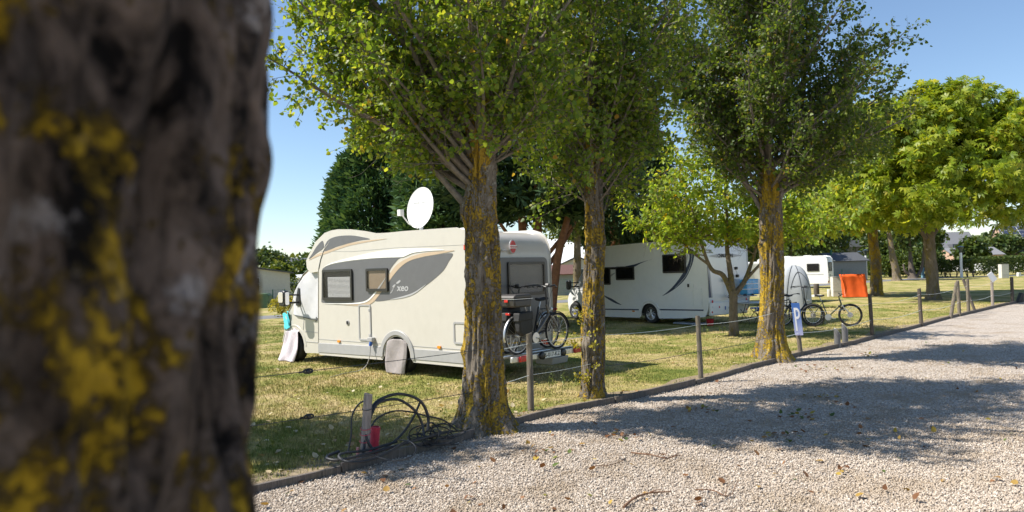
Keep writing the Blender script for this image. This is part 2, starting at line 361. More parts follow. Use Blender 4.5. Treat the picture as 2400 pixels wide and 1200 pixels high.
r = ramp(n, [(0, (0.7, 0.75, 0.7)), (0.8, (1.2, 1.2, 1.2)), (1, (1.6, 1.5, 1.4))]); l.new(g.outputs["Random Per Island"], r.inputs[0])
l.new(mixc(n, l, 1.0, c, r.outputs[0], 'MULTIPLY'), p.inputs["Base Color"]); p.inputs["Roughness"].default_value = 0.8; p.inputs["Specular IOR Level"].default_value = 0.2
m, nt, n, l, p = new_mat("gravel_bed"); g = n.new("ShaderNodeNewGeometry"); pos = g.outputs["Position"]
v = n.new("ShaderNodeTexVoronoi"); v.inputs["Scale"].default_value = 42; l.new(pos, v.inputs["Vector"])
hs = n.new("ShaderNodeSeparateColor"); l.new(v.outputs["Color"], hs.inputs[0])
r = ramp(n, [(0, (0.28, 0.23, 0.185)), (0.5, (0.44, 0.375, 0.315)), (1, (0.62, 0.555, 0.485))]); l.new(hs.outputs[0], r.inputs[0])
t = noise(n, l, 1.1, 6, 0.65, pos); r2 = ramp(n, [(0.5, (0, 0, 0)), (0.72, (.75, .75, .75))]); l.new(t.outputs[0], r2.inputs[0])
l.new(mixc(n, l, r2.outputs[0], r.outputs[0], (0.30, 0.225, 0.145)), p.inputs["Base Color"]); p.inputs["Roughness"].default_value = 0.9
iv = n.new("ShaderNodeMath"); iv.operation = 'SUBTRACT'; iv.inputs[0].default_value = 1; l.new(v.outputs["Distance"], iv.inputs[1]); l.new(bump(n, l, iv.outputs[0], 1.0, 0.02), p.inputs["Normal"])
m, nt, n, l, p = new_mat("gravel_stone"); g = n.new("ShaderNodeNewGeometry")
r = ramp(n, [(0, (0.29, 0.23, 0.175)), (0.35, (0.43, 0.355, 0.28)), (0.75, (0.535, 0.455, 0.37)), (1, (0.66, 0.59, 0.51))]); l.new(g.outputs["Random Per Island"], r.inputs[0])
t = noise(n, l, 1.1, 6, 0.65, g.outputs["Position"]); r2 = ramp(n, [(0.47, (0, 0, 0)), (0.66, (.75, .75, .75))]); l.new(t.outputs[0], r2.inputs[0])
l.new(mixc(n, l, r2.outputs[0], r.outputs[0], (0.33, 0.25, 0.165)), p.inputs["Base Color"]); p.inputs["Roughness"].default_value = 0.85
# window glass: dark tinted acrylic
m, nt, n, l, p = new_mat("acrylic"); p.inputs["Base Color"].default_value = (0.03, 0.03, 0.03, 1); p.inputs["Roughness"].default_value = 0.12; p.inputs["Alpha"].default_value = 0.22; p.inputs["Specular IOR Level"].default_value = 0.7
m, nt, n, l, p = new_mat("tinted"); p.inputs["Base Color"].default_value = (0.012, 0.011, 0.011, 1); p.inputs["Roughness"].default_value = 0.08
tc = n.new("ShaderNodeTexCoord"); l.new(bump(n, l, noise(n, l, 2.2, 2, .5, tc.outputs["Object"]).outputs[0], 0.06, 0.2), p.inputs["Normal"])
m, nt, n, l, p = new_mat("glass_far"); p.inputs["Base Color"].default_value = (0.05, 0.07, 0.08, 1); p.inputs["Roughness"].default_value = 0.08
m, nt, n, l, p = new_mat("p_sign"); tc = n.new("ShaderNodeTexCoord"); sp = n.new("ShaderNodeSeparateXYZ"); l.new(tc.outputs["Generated"], sp.inputs[0])
t = noise(n, l, 5, 5, .6, tc.outputs["Generated"]); ad = n.new("ShaderNodeMath"); ad.operation = 'MULTIPLY_ADD'; ad.inputs[1].default_value = 0.25; l.new(t.outputs[0], ad.inputs[0]); l.new(sp.outputs[2], ad.inputs[2])
r = ramp(n, [(0.12, (0.52, 0.52, 0.74)), (0.55, (0.24, 0.33, 0.62)), (0.95, (0.06, 0.17, 0.50))]); l.new(ad.outputs[0], r.inputs[0]); l.new(r.outputs[0], p.inputs["Base Color"]); p.inputs["Roughness"].default_value = 0.45
# ------------------------------------------------------------------ setting: lawn, gravel road, kerb, path
ROAD_Z = -0.07
KERB = [(-34.0, -22.0), (-10.0, 0.4), (-4.6, 5.4), (-2.65, 7.18), (-1.88, 7.89), (-0.64, 9.23), (-0.06, 10.04), (0.63, 10.77), (1.40, 11.36), (2.41, 12.25), (3.32, 13.13), (4.52, 14.49), (5.55, 15.57), (6.59, 16.69), (8.48, 18.43), (9.69, 19.72), (12.9, 23.05), (15.45, 25.78), (18.63, 28.94), (22.45, 32.71), (28, 37.6), (40, 47.5), (70, 66), (160, 110), (420, 190)]
_ky = np.array([k[1] for k in KERB]); _kx = np.array([k[0] for k in KERB])
def kerb_x(y): return np.interp(y, _ky, _kx)
def sheet(name, poly, z, mat):
    mb = MB(); mb.add([(x, y, z) for x, y in poly], [tuple(range(len(poly)))]); o = mb.build(name, mat, recalc=False)
    bm = bmesh.new(); bm.from_mesh(o.data); bmesh.ops.triangulate(bm, faces=bm.faces)
    for f in bm.faces:
        if f.normal.z < 0: f.normal_flip()
    bm.to_mesh(o.data); bm.free(); return tag(o, kind="structure")
sheet("lawn", KERB + [(420, 600), (-450, 600), (-450, -22)], 0.0, "lawn")
sheet("gravel_road", KERB + [(420, -120), (-34, -120)], ROAD_Z, "gravel_bed")
sheet("verge", [(-0.9 + 3.2 * math.cos(t), 0.2 + 1.9 * math.sin(t)) for t in np.linspace(0, 6.28, 30)[:-1]], ROAD_Z + 0.03, "lawn")
PATH = [(-70, 33.5), (-30, 35.5), (-13, 37.6), (8, 50), (28, 66), (44, 77.5), (60, 78.5), (120, 72)]
def strip(name, line, w, z, mat):
    L = spline(line, 6); a = []; b = []
    for i, q in enumerate(L):
        t = Vector((L[min(i + 1, len(L) - 1)][0] - L[max(i - 1, 0)][0], L[min(i + 1, len(L) - 1)][1] - L[max(i - 1, 0)][1])).normalized()
        a.append((q[0] - t.y * w / 2, q[1] + t.x * w / 2, z)); b.append((q[0] + t.y * w / 2, q[1] - t.x * w / 2, z))
    n = len(a); mb = MB(); mb.add(a + b, [(i, n + i, n + i + 1, i + 1) for i in range(n - 1)]); return tag(mb.build(name, mat), kind="structure")
strip("path", PATH, 3.2, 0.006, "asphalt")
_k = spline(KERB[2:20], 10); _A = []; _B = []
for i, q in enumerate(_k):
    e_ = _k[min(i + 1, len(_k) - 1)]; s_ = _k[max(i - 1, 0)]; t_ = Vector((e_[0] - s_[0], e_[1] - s_[1])).normalized(); w_ = .10 + (.75 if q[1] < 9.3 else .38) * float(vnoise(np.array([q[0] * 1.7, q[1] * 1.7, 0]), 4)) ** 1.3
    _A.append((q[0] - t_.y * .01, q[1] + t_.x * .01, .004)); _B.append((q[0] - t_.y * w_, q[1] + t_.x * w_, .004))
_n = len(_A); tag(MB().add(_A + _B, [(i, i + 1, _n + i + 1, _n + i) for i in range(_n - 1)]).build("soil_margin", "soil"), kind="structure")

kerb = thing("kerb", None, None); kerb["kind"] = "structure"
_seg = spline(KERB[1:22], 8); _acc = [0.0]
for i in range(1, len(_seg)): _acc.append(_acc[-1] + math.dist(_seg[i], _seg[i - 1]))
def kerb_at(s): return np.array([np.interp(s, _acc, [q[0] for q in _seg]), np.interp(s, _acc, [q[1] for q in _seg])])
s = 1.2; rk = random.Random(3)
while s < _acc[-1] - 3:
    Lb = rk.uniform(2.0, 2.8); K0 = []; N = 7; lift = rk.uniform(-0.012, 0.014); tilt = rk.uniform(-0.012, 0.012); off = rk.uniform(-0.012, 0.012)
    A, B = [], []
    vs = []
    for k in range(N + 1):
        q = kerb_at(s + 0.012 + (Lb - 0.024) * k / N); q2 = kerb_at(s + 0.012 + (Lb - 0.024) * k / N + 0.05); t = (q2 - q) / np.linalg.norm(q2 - q); nn = np.array([-t[1], t[0]])
        z1 = 0.028 + lift + tilt * (k / N - .5) + rk.uniform(-0.004, 0.004); wv = 0.024
        for a, z in ((-wv, -0.16), (wv, -0.16), (wv, z1), (-wv, z1)):
            pnt = q + nn * (a + off); vs.append((pnt[0], pnt[1], z))
    mb = MB(); fs = [(0, 1, 2, 3), tuple(4 * N + i for i in (3, 2, 1, 0))]
    for k in range(N):
        for e in range(4): fs.append((4 * k + e, 4 * k + (e + 1) % 4, 4 * k + 4 + (e + 1) % 4, 4 * k + 4 + e))
    mb.add(vs, fs); mb.build("board", "board_wood", kerb, bevel=0.006); s += Lb

# loose stones on the road, short blades in the lawn, fallen leaves
def place_tmpl(T, F, P, S, A, tilt=None):
    """template verts T (k,3), quad/tri faces F, at points P with scale S (n,) or (n,3) and yaw A"""
    n = len(P); k = len(T); S = S if S.ndim == 2 else np.repeat(S[:, None], 3, 1)
    L = T[None] * S[:, None, :]
    if tilt is not None:
        ct, st = np.cos(tilt)[:, None], np.sin(tilt)[:, None]; y, z = L[..., 1].copy(), L[..., 2].copy(); L[..., 1] = y * ct - z * st; L[..., 2] = y * st + z * ct
    c, sn = np.cos(A)[:, None], np.sin(A)[:, None]; x, y = L[..., 0].copy(), L[..., 1].copy(); L[..., 0] = x * c - y * sn; L[..., 1] = x * sn + y * c
    V = (L + P[:, None, :]).reshape(-1, 3); FF = (np.asarray(F)[None] + (np.arange(n) * k)[:, None, None]).reshape(-1, len(F[0])); return V, FF
def scatter(n, d0, d1, power, lawn, margin=0.05, xl=-0.55, xr=0.78):
    out = []
    while sum(len(o) for o in out) < n:
        u = rng.random(n * 2)
        d = (d0 ** (1 - power) + u * (d1 ** (1 - power) - d0 ** (1 - power))) ** (1 / (1 - power)) if power != 1 else d0 * (d1 / d0) ** u
        x = (xl + rng.random(n * 2) * (xr - xl)) * d; kx = kerb_x(d); ok = (x < kx - margin) if lawn else (x > kx + margin); out.append(np.stack([x[ok], d[ok]], 1))
    return np.concatenate(out)[:n]
OCT = np.array([(1, .2, 0), (-.2, 1, .1), (-1, -.1, 0), (.1, -1, -.1), (.15, .1, .8), (0, 0, -.7)]); OF = [(0, 1, 4), (1, 2, 4), (2, 3, 4), (3, 0, 4), (1, 0, 5), (2, 1, 5), (3, 2, 5), (0, 3, 5)]
Q = scatter(135000, 6.1, 19, 2.0, False, 0.04); Q = Q[rng.random(len(Q)) < .45 + 1.0 * vnoise(np.column_stack([Q * np.array([.55, 1.1]), np.zeros(len(Q))]), 17)]; P3 = np.column_stack([Q, np.full(len(Q), ROAD_Z + 0.004) + rng.random(len(Q)) * 0.008])
S3 = (0.0065 + 0.0095 * rng.random((len(Q), 1)) ** 2) * (0.75 + 0.5 * rng.random((len(Q), 3)))
V, F = place_tmpl(OCT, OF, P3, S3, rng.random(len(Q)) * 6.28, rng.normal(0, .5, len(Q)))
tag(np_mesh("gravel", V, F, "gravel_stone"), "pale crushed stones lying loose over the road surface", "gravel", kind="stuff")
TRI = np.array([(-.5, 0, 0), (.5, 0, 0), (0.1, 0.25, 1)])
Q = scatter(230000, 6.8, 34, 1.35, True, 0.10)
dn = vnoise(np.column_stack([Q * 0.9, np.zeros(len(Q))]), 3); kd = kerb_x(Q[:, 1]) - Q[:, 0]
keep = (rng.random(len(Q)) < 0.35 + 0.9 * dn) & ((kd > 0.45) | (rng.random(len(Q)) < 0.35)) & ~((np.hypot(Q[:, 0] + .44, Q[:, 1] - 9.81) < .55) & (rng.random(len(Q)) < .8)); Q = Q[keep]; n_ = len(Q)
hh = (0.018 + 0.035 * rng.random(n_) ** 1.5) * (0.7 + 0.8 * dn[keep]); ww = 0.006 + 0.0006 * Q[:, 1]
V, F = place_tmpl(TRI, [(0, 1, 2)], np.column_stack([Q, np.full(n_, -0.002)]), np.column_stack([ww, hh, hh]), rng.random(n_) * 6.28, rng.normal(0, .5, n_))
tag(np_mesh("grass", V, F, "grass_blade"), "short dry summer grass of the camping lawn", "grass", kind="stuff")
LEAFQ = np.array([(0, 0, 0), (-.42, .2, .1), (-.34, .62, .14), (0, 1, .05), (.34, .62, .12), (.42, .2, .08)]); LEAFF = [(0, 3, 2, 1), (0, 5, 4, 3)]
Q = scatter(520, 7.0, 24, 1.6, True, 0.05); Q[:160] = np.array([(-.4, 9.9)]) + rng.normal(0, 1.2, (160, 2)); Q = Q[Q[:, 0] < kerb_x(Q[:, 1]) - 0.05]; n_ = len(Q)
V, F = place_tmpl(LEAFQ, LEAFF, np.column_stack([Q, 0.012 + rng.random(n_) * .02]), 0.045 + 0.05 * rng.random(n_), rng.random(n_) * 6.28, rng.normal(0, .45, n_))
tag(np_mesh("lawn_leaf_litter", V, F, "fallen"), "dry fallen leaves scattered over the lawn", "leaf litter", kind="stuff")
Q = scatter(190, 6.2, 20, 1.6, False, 0.0)
cl = [(1.3, 9.2), (2.6, 10.6), (3.9, 10.0), (0.2, 8.6), (6.0, 14.6), (7.9, 16.2), (3.2, 8.9), (4.9, 11.5)]
Q2 = np.concatenate([np.array([c]) + rng.normal(0, .16, (16, 2)) for c in cl]); Q = np.concatenate([Q, Q2]); Q = Q[Q[:, 0] > kerb_x(Q[:, 1])]; n_ = len(Q)
V, F = place_tmpl(LEAFQ, LEAFF, np.column_stack([Q, ROAD_Z + 0.02 + rng.random(n_) * .02]), 0.04 + 0.05 * rng.random(n_), rng.random(n_) * 6.28, rng.normal(0, .6, n_))
tag(np_mesh("road_leaf_litter", V, F, "fallen_road"), "brown and green fallen leaves scattered over the gravel", "leaf litter", kind="stuff")

# ------------------------------------------------------------------ trees
def unit(a): return a / np.maximum(np.linalg.norm(a, axis=-1, keepdims=True), 1e-9)
SHAPES = {
 'poplar': (np.array([(0, 0, 0), (-.44, .2, .10), (-.34, .62, .07), (0, 1, -.04), (.34, .62, .07), (.44, .2, .10)]), [(0, 3, 2, 1), (0, 5, 4, 3)]),
 'ellipse': (np.array([(0, 0, 0), (-.25, .3, .06), (-.24, .7, .05), (0, 1, -.08), (.24, .7, .05), (.25, .3, .06)]), [(0, 3, 2, 1), (0, 5, 4, 3)]),
}
def _palm(n=5, spread=75, w=.17, droop=.25):
    v = [(0, 0, 0)]; f = []
    for k in range(n):
        a = math.radians(-spread + 2 * spread * k / (n - 1)); ln = 1 - .25 * abs(k - (n - 1) / 2) / ((n - 1) / 2); c, s = math.sin(a), math.cos(a); b = len(v)
        for u, t, z in ((-w, .62, .03), (0, 1, -droop), (w, .62, .03)): v.append(((c * t + s * u) * ln, (s * t - c * u) * ln, z))
        f.append((0, b, b + 1, b + 2))
    return np.array(v), f
SHAPES['palm'] = _palm()
SHAPES['spray'] = _palm(3, 38, .13, .06)
def leaf_mesh(name, P, D, S, shape, mat, parent, seed=0, nrm=None, flat=0.0):
    r = np.random.default_rng(seed); T, F = SHAPES[shape]; n = len(P); D = unit(D)
    q = r.normal(0, 1, (n, 3)) * (1 - flat)
    if nrm is not None: q = q + nrm * (1.5 if flat == 0 else 3)
    sx = unit(np.cross(D, q)); nz = np.cross(sx, D)
    V = P[:, None] + (sx[:, None] * T[None, :, 0:1] + D[:, None] * T[None, :, 1:2] + nz[:, None] * T[None, :, 2:3]) * S[:, None, None]
    FF = (np.asarray(F)[None] + (np.arange(n) * len(T))[:, None, None]).reshape(-1, 4); return np_mesh(name, V.reshape(-1, 3), FF, mat, parent)

def trunk_mesh(name, path, mat, parent, n=44, m=90, flare=0.45, ridge=0.02, seed=1, lobes=5, knots=(), flen=.22):
    """path (x,y,z,r) in local space, bottom to top; bark relief is real geometry"""
    L = np.array(spline(path, 12)); t = np.linspace(0, 1, len(L)); T = np.linspace(0, 1, m + 1)
    C = np.column_stack([np.interp(T, t, L[:, k]) for k in range(4)]); a = np.linspace(0, 2 * np.pi, n, endpoint=False)
    Z = np.repeat(C[:, 2:3], n, 1); Rr = np.repeat(C[:, 3:4], n, 1); A = np.repeat(a[None], m + 1, 0)
    ca, sa = np.cos(A), np.sin(A); z0 = Z - C[0, 2]
    P = np.stack([ca * 6.5, sa * 6.5, Z * 2.2 + 3 * vnoise(np.stack([ca * 2, sa * 2, Z * 1.1], -1), seed + 5)], -1)
    rid = 1 - np.abs(2 * vnoise(P * (Rr[..., None] / .25 * .6 + .4), seed) - 1); rid2 = vnoise(np.stack([ca * 12, sa * 12, Z * 9], -1), seed + 2); low = vnoise(np.stack([ca * 1.3, sa * 1.3, Z * 1.4], -1), seed + 9) - .5
    fl = np.exp(-z0 / flen); rad = Rr * (1 + flare * fl * (1 + .45 * np.sin(lobes * A + seed)) + .22 * low) + ridge * ((rid - .6) * 1.5 + (rid2 - .5) * .8)
    for (kz, ka, kr, kw) in knots:
        da = np.angle(np.exp(1j * (A - ka))); rad += kr * np.exp(-((Z - kz) / kw) ** 2 - (da * Rr / kw) ** 2)
    V = np.stack([C[:, 0:1] + ca * rad, C[:, 1:2] + sa * rad, Z], -1).reshape(-1, 3)
    i, k = np.meshgrid(np.arange(m), np.arange(n), indexing='ij'); F = np.stack([i * n + k, i * n + (k + 1) % n, (i + 1) * n + (k + 1) % n, (i + 1) * n + k], -1).reshape(-1, 4)
    return np_mesh(name, V, F, mat, parent, smooth=True)

class Crown:
    def __init__(s, seed): s.r = random.Random(seed); s.wood = MB(); s.P = []; s.D = []; s.S = []
    def rv(s): return Vector((s.r.gauss(0, 1), s.r.gauss(0, 1), s.r.gauss(0, 1)))
    def path(s, p, d, L, n, up, jit):
        pts = [Vector(p)]; d = Vector(d).normalized()
        for i in range(n):
            d = (d + Vector((0, 0, up)) + s.rv() * jit).normalized(); pts.append(pts[-1] + d * (L / n))
        return pts
    def leaves(s, pts, step, size, hang=.35):
        for a, b in zip(pts[:-1], pts[1:]):
            L = (b - a).length; k = max(1, int(L / step + s.r.random())); t = (b - a) / max(L, 1e-6)
            for j in range(k):
                q = a.lerp(b, (j + s.r.random()) / k); d = (t * .5 + s.rv() * .75 + Vector((0, 0, -hang))).normalized()
                s.P.append(q + d * size * .5); s.D.append(d); s.S.append(size * s.r.uniform(.55, 1.4))
    def limb(s, p, d, L, r0, up=.045, jit=.05, shoot=.098, shoot_len=(.35, .85), leaf=.06, step=.05, t0=.12, hi=99, sub=5, hang=.35, hi_thin=2.4):
        pts = s.path(p, d, L, 8, up, jit); s.wood.tube(pts, [r0 * (1 - .85 * i / 8) for i in range(9)], 6)
        n = max(3, int(L * (1 - t0) / shoot))
        for k in range(n):
            t = t0 + (1 - t0) * (k + s.r.random()) / n; i = min(7, int(t * 8)); q = pts[i].lerp(pts[i + 1], t * 8 - i); tan = (pts[i + 1] - pts[i]).normalized()
            high = q.z > hi
            if high and s.r.random() < .84: continue
            side = s.rv(); side = (side - tan * side.dot(tan)).normalized()
            dd = (tan * s.r.uniform(.35, .9) + side + Vector((0, 0, .15))).normalized(); Ls = s.r.uniform(*shoot_len) * (1.15 - .6 * t)
            sp = s.path(q, dd, Ls, 3, .04, .12); s.wood.tube(sp, [.007, .005, .004, .002], 3, cap=False)
            f = (hi_thin if high else 1); s.leaves(sp[1:], step * f, leaf * (1.5 if high else 1), hang)
            for j in range(sub if not high else 2):
                u = s.r.uniform(.2, 1) * 3; a = min(2, int(u)); q2 = sp[a].lerp(sp[a + 1], u - a); d2 = (dd * .6 + s.rv() * .7).normalized()
                tp = s.path(q2, d2, s.r.uniform(.14, .34), 2, 0, .1)
                if not high: s.wood.tube(tp, [.003, .0025, .0015], 3, cap=False)
                s.leaves(tp, step * f, leaf * (1.5 if high else 1), hang)
        s.leaves(pts[5:], step, leaf); return pts
    def finish(s, root, mat, shape='poplar', seed=0, barkmat="branch_bark", floor=None):
        if floor:
            k = [i for i, p in enumerate(s.P) if p.z > np.interp(p.x, *floor) + s.r.gauss(0, .07)]; s.P = [s.P[i] for i in k]; s.D = [s.D[i] for i in k]; s.S = [s.S[i] for i in k]
        s.wood.build("branches", barkmat, root, smooth=60, recalc=False)
        return leaf_mesh("crown", np.array([tuple(p) for p in s.P]), np.array([tuple(d) for d in s.D]), np.array(s.S), shape, mat, root, seed)

def poplar(loc, label, path, limbs, n_rand, z_rng, L_rng, seed, mat, hi, leafsz=.062, step=.05, el=(38, 62), barkmat="bark_lichen", trunk_kw={}, az_bias=None, shoot=None, group="poplars along the gravel road", floor=None):
    t = thing("poplar_tree", label, "tree", loc, 0, group); trunk_mesh("trunk", path, barkmat, t, seed=seed, **trunk_kw)
    c = Crown(seed); pz = np.array([p[2] for p in path])
    def on(z): return Vector([float(np.interp(z, pz, [p[k] for p in path])) for k in range(2)] + [z]), float(np.interp(z, pz, [p[3] for p in path]))
    def one(z, az, e, L, r0=None, **kw):
        p, r = on(z); a = math.radians(az); e_ = math.radians(e); d = Vector((math.cos(a) * math.cos(e_), math.sin(a) * math.cos(e_), math.sin(e_)))
        hd = Vector((math.cos(a), math.sin(a), 0)); kw.update({'shoot': shoot} if shoot else {}); c.limb(p + hd * r * .55, d, L, r0 or min(.05, r * .35) * L / 3, leaf=leafsz, step=step, hi=hi, **kw)
    for a in limbs: one(*a[:5], **(a[5] if len(a) > 5 else {}))
    for k in range(n_rand):
        f = (k + c.r.random()) / n_rand; z = z_rng[0] + (z_rng[1] - z_rng[0]) * f ** 1.15; one(z, k * 137.5 + c.r.uniform(-25, 25), c.r.uniform(*el), c.r.uniform(*L_rng) * (1 - .35 * f))
    c.finish(t, mat, 'poplar', seed, floor=floor); return t, c

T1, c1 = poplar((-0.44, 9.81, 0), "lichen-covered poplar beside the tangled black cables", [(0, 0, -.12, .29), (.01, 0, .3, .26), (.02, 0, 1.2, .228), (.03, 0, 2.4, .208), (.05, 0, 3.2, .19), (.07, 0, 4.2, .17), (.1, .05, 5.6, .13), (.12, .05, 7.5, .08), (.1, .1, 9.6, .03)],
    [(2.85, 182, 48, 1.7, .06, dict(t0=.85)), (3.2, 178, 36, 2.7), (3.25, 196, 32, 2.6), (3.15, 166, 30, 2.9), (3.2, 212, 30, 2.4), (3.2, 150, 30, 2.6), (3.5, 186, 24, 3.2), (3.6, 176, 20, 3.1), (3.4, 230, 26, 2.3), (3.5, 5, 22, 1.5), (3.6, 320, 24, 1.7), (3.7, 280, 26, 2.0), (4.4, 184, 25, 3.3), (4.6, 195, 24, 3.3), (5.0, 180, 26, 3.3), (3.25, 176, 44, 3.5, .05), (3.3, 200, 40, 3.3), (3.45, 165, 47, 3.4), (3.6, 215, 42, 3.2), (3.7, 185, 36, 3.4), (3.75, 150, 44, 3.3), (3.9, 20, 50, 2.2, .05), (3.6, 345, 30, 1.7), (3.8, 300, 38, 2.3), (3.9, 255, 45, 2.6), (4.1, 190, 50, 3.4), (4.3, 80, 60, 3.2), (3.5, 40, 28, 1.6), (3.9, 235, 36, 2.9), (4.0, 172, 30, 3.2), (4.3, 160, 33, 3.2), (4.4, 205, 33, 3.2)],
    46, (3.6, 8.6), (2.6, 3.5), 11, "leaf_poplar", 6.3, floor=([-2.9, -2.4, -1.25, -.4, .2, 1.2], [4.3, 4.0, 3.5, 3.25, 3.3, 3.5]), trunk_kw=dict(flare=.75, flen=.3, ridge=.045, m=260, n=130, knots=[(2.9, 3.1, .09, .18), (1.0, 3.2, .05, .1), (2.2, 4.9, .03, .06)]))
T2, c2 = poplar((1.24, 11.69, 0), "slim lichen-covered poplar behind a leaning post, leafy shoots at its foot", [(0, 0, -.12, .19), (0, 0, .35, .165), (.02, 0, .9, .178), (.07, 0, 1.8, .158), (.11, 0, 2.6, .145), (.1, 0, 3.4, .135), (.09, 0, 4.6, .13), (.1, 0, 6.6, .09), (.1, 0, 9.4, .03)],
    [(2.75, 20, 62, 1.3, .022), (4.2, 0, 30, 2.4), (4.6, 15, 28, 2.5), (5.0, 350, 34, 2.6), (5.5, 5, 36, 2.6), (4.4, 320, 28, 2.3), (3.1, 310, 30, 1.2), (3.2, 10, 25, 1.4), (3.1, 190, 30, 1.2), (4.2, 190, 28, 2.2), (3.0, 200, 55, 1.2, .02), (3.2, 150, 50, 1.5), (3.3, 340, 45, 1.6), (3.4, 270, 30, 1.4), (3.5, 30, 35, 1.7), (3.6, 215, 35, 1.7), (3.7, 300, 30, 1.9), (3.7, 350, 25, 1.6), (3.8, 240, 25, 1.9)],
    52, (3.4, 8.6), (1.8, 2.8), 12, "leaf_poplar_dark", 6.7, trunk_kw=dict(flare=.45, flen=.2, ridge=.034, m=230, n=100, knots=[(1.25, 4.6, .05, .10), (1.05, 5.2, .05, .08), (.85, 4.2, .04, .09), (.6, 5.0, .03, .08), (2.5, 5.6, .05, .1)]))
cr = Crown(77)
for k in range(26):
    z = cr.r.choice((.25, .35, .5, .8, 1.0, 1.15, 1.3)); a = math.radians(cr.r.uniform(165, 285)); d = Vector((math.cos(a), math.sin(a), cr.r.uniform(.1, 1)))
    sp = cr.path((math.cos(a) * .18, math.sin(a) * .18, z), d, cr.r.uniform(.1, .26), 3, .1, .15); cr.wood.tube(sp, .003, 3, cap=False); cr.leaves(sp, .022, .042, 0)
tag(cr.wood.build("shoot_stems", "branch_bark", T2, recalc=False), kind="stuff"); tag(leaf_mesh("shoots", np.array([tuple(p) for p in cr.P]), np.array([tuple(d) for d in cr.D]), np.array(cr.S), 'poplar', "leaf_bush_yellow", T2, 3), kind="stuff")
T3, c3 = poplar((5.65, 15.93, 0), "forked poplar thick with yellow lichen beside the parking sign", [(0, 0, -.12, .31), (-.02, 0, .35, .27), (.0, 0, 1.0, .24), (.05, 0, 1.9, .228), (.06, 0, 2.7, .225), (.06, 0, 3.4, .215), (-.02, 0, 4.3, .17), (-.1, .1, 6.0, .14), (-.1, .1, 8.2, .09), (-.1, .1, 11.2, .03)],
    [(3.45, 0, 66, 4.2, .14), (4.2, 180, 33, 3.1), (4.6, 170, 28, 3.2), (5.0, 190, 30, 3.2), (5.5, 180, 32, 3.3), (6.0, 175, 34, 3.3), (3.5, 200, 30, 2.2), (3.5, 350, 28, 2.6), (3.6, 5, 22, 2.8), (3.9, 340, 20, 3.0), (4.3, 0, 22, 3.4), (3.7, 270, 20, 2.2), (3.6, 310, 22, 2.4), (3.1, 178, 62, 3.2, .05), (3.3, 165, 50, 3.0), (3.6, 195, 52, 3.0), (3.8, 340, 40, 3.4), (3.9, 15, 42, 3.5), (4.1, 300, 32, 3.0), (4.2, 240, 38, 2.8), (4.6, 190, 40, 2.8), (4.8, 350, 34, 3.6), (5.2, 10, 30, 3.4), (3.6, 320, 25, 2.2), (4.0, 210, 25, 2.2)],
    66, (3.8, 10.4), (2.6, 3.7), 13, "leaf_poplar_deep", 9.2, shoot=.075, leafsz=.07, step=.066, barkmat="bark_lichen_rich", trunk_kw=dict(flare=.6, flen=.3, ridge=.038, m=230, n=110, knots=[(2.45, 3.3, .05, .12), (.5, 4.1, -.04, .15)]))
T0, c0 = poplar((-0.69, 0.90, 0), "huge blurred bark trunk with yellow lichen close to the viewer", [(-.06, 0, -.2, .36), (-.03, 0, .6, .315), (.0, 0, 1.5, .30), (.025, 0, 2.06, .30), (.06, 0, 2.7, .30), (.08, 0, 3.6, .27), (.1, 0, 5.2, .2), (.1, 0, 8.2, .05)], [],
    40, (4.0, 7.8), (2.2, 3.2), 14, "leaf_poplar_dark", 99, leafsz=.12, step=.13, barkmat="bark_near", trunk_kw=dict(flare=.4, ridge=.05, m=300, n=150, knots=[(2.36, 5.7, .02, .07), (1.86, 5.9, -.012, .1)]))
TL, cl_ = poplar((-6.9, 8.9, 0), "poplar beyond the near trunk whose shade dapples the cables", [(0, 0, -.1, .26), (0, 0, 2.5, .2), (0, 0, 5, .12), (0, 0, 7.4, .03)], [], 40, (2.7, 6.3), (1.8, 2.6), 15, "leaf_poplar_dark", 99, leafsz=.11, step=.10, trunk_kw=dict(m=50, n=24))

# young walnut in front of the white camper
wal = thing("walnut_tree", "young walnut with yellow-green leaves in front of the white camper", "tree", (6.35, 21.02, 0))
trunk_mesh("trunk", [(0, 0, -.05, .135), (0, 0, .5, .125), (.02, 0, 1.0, .12), (.02, 0, 1.3, .115)], "bark_plain", wal, n=28, m=40, flare=.15, ridge=.008, seed=4)
cw = Crown(21)
def stem(pts, r0, r1):
    L = spline(pts, 5); cw.wood.tube(L, [r0 + (r1 - r0) * i / (len(L) - 1) for i in range(len(L))], 8); return [Vector(p) for p in L]
st = [stem([(.0, 0, 1.15), (-.25, 0, 1.75), (-.6, -.05, 1.95), (-.85, -.1, 2.6), (-1.1, -.2, 3.5), (-1.5, -.2, 4.7)], .085, .02),
      stem([(.02, 0, 1.2), (-.05, 0, 1.9), (-.1, .05, 2.6), (-.05, .1, 3.6), (-.15, .1, 5.3)], .10, .02),
      stem([(.05, 0, 1.2), (.35, 0, 1.55), (.6, .05, 2.1), (.85, .05, 2.8), (1.2, .1, 3.6)], .085, .02),
      stem([(.4, 0, 1.6), (.75, -.1, 2.0), (1.3, -.2, 2.5), (2.0, -.2, 2.9), (2.7, -.1, 3.3)], .05, .012),
      stem([(-.7, -.05, 2.1), (-1.2, -.1, 2.5), (-1.8, -.2, 3.2), (-2.2, -.2, 4.0)], .04, .012)]
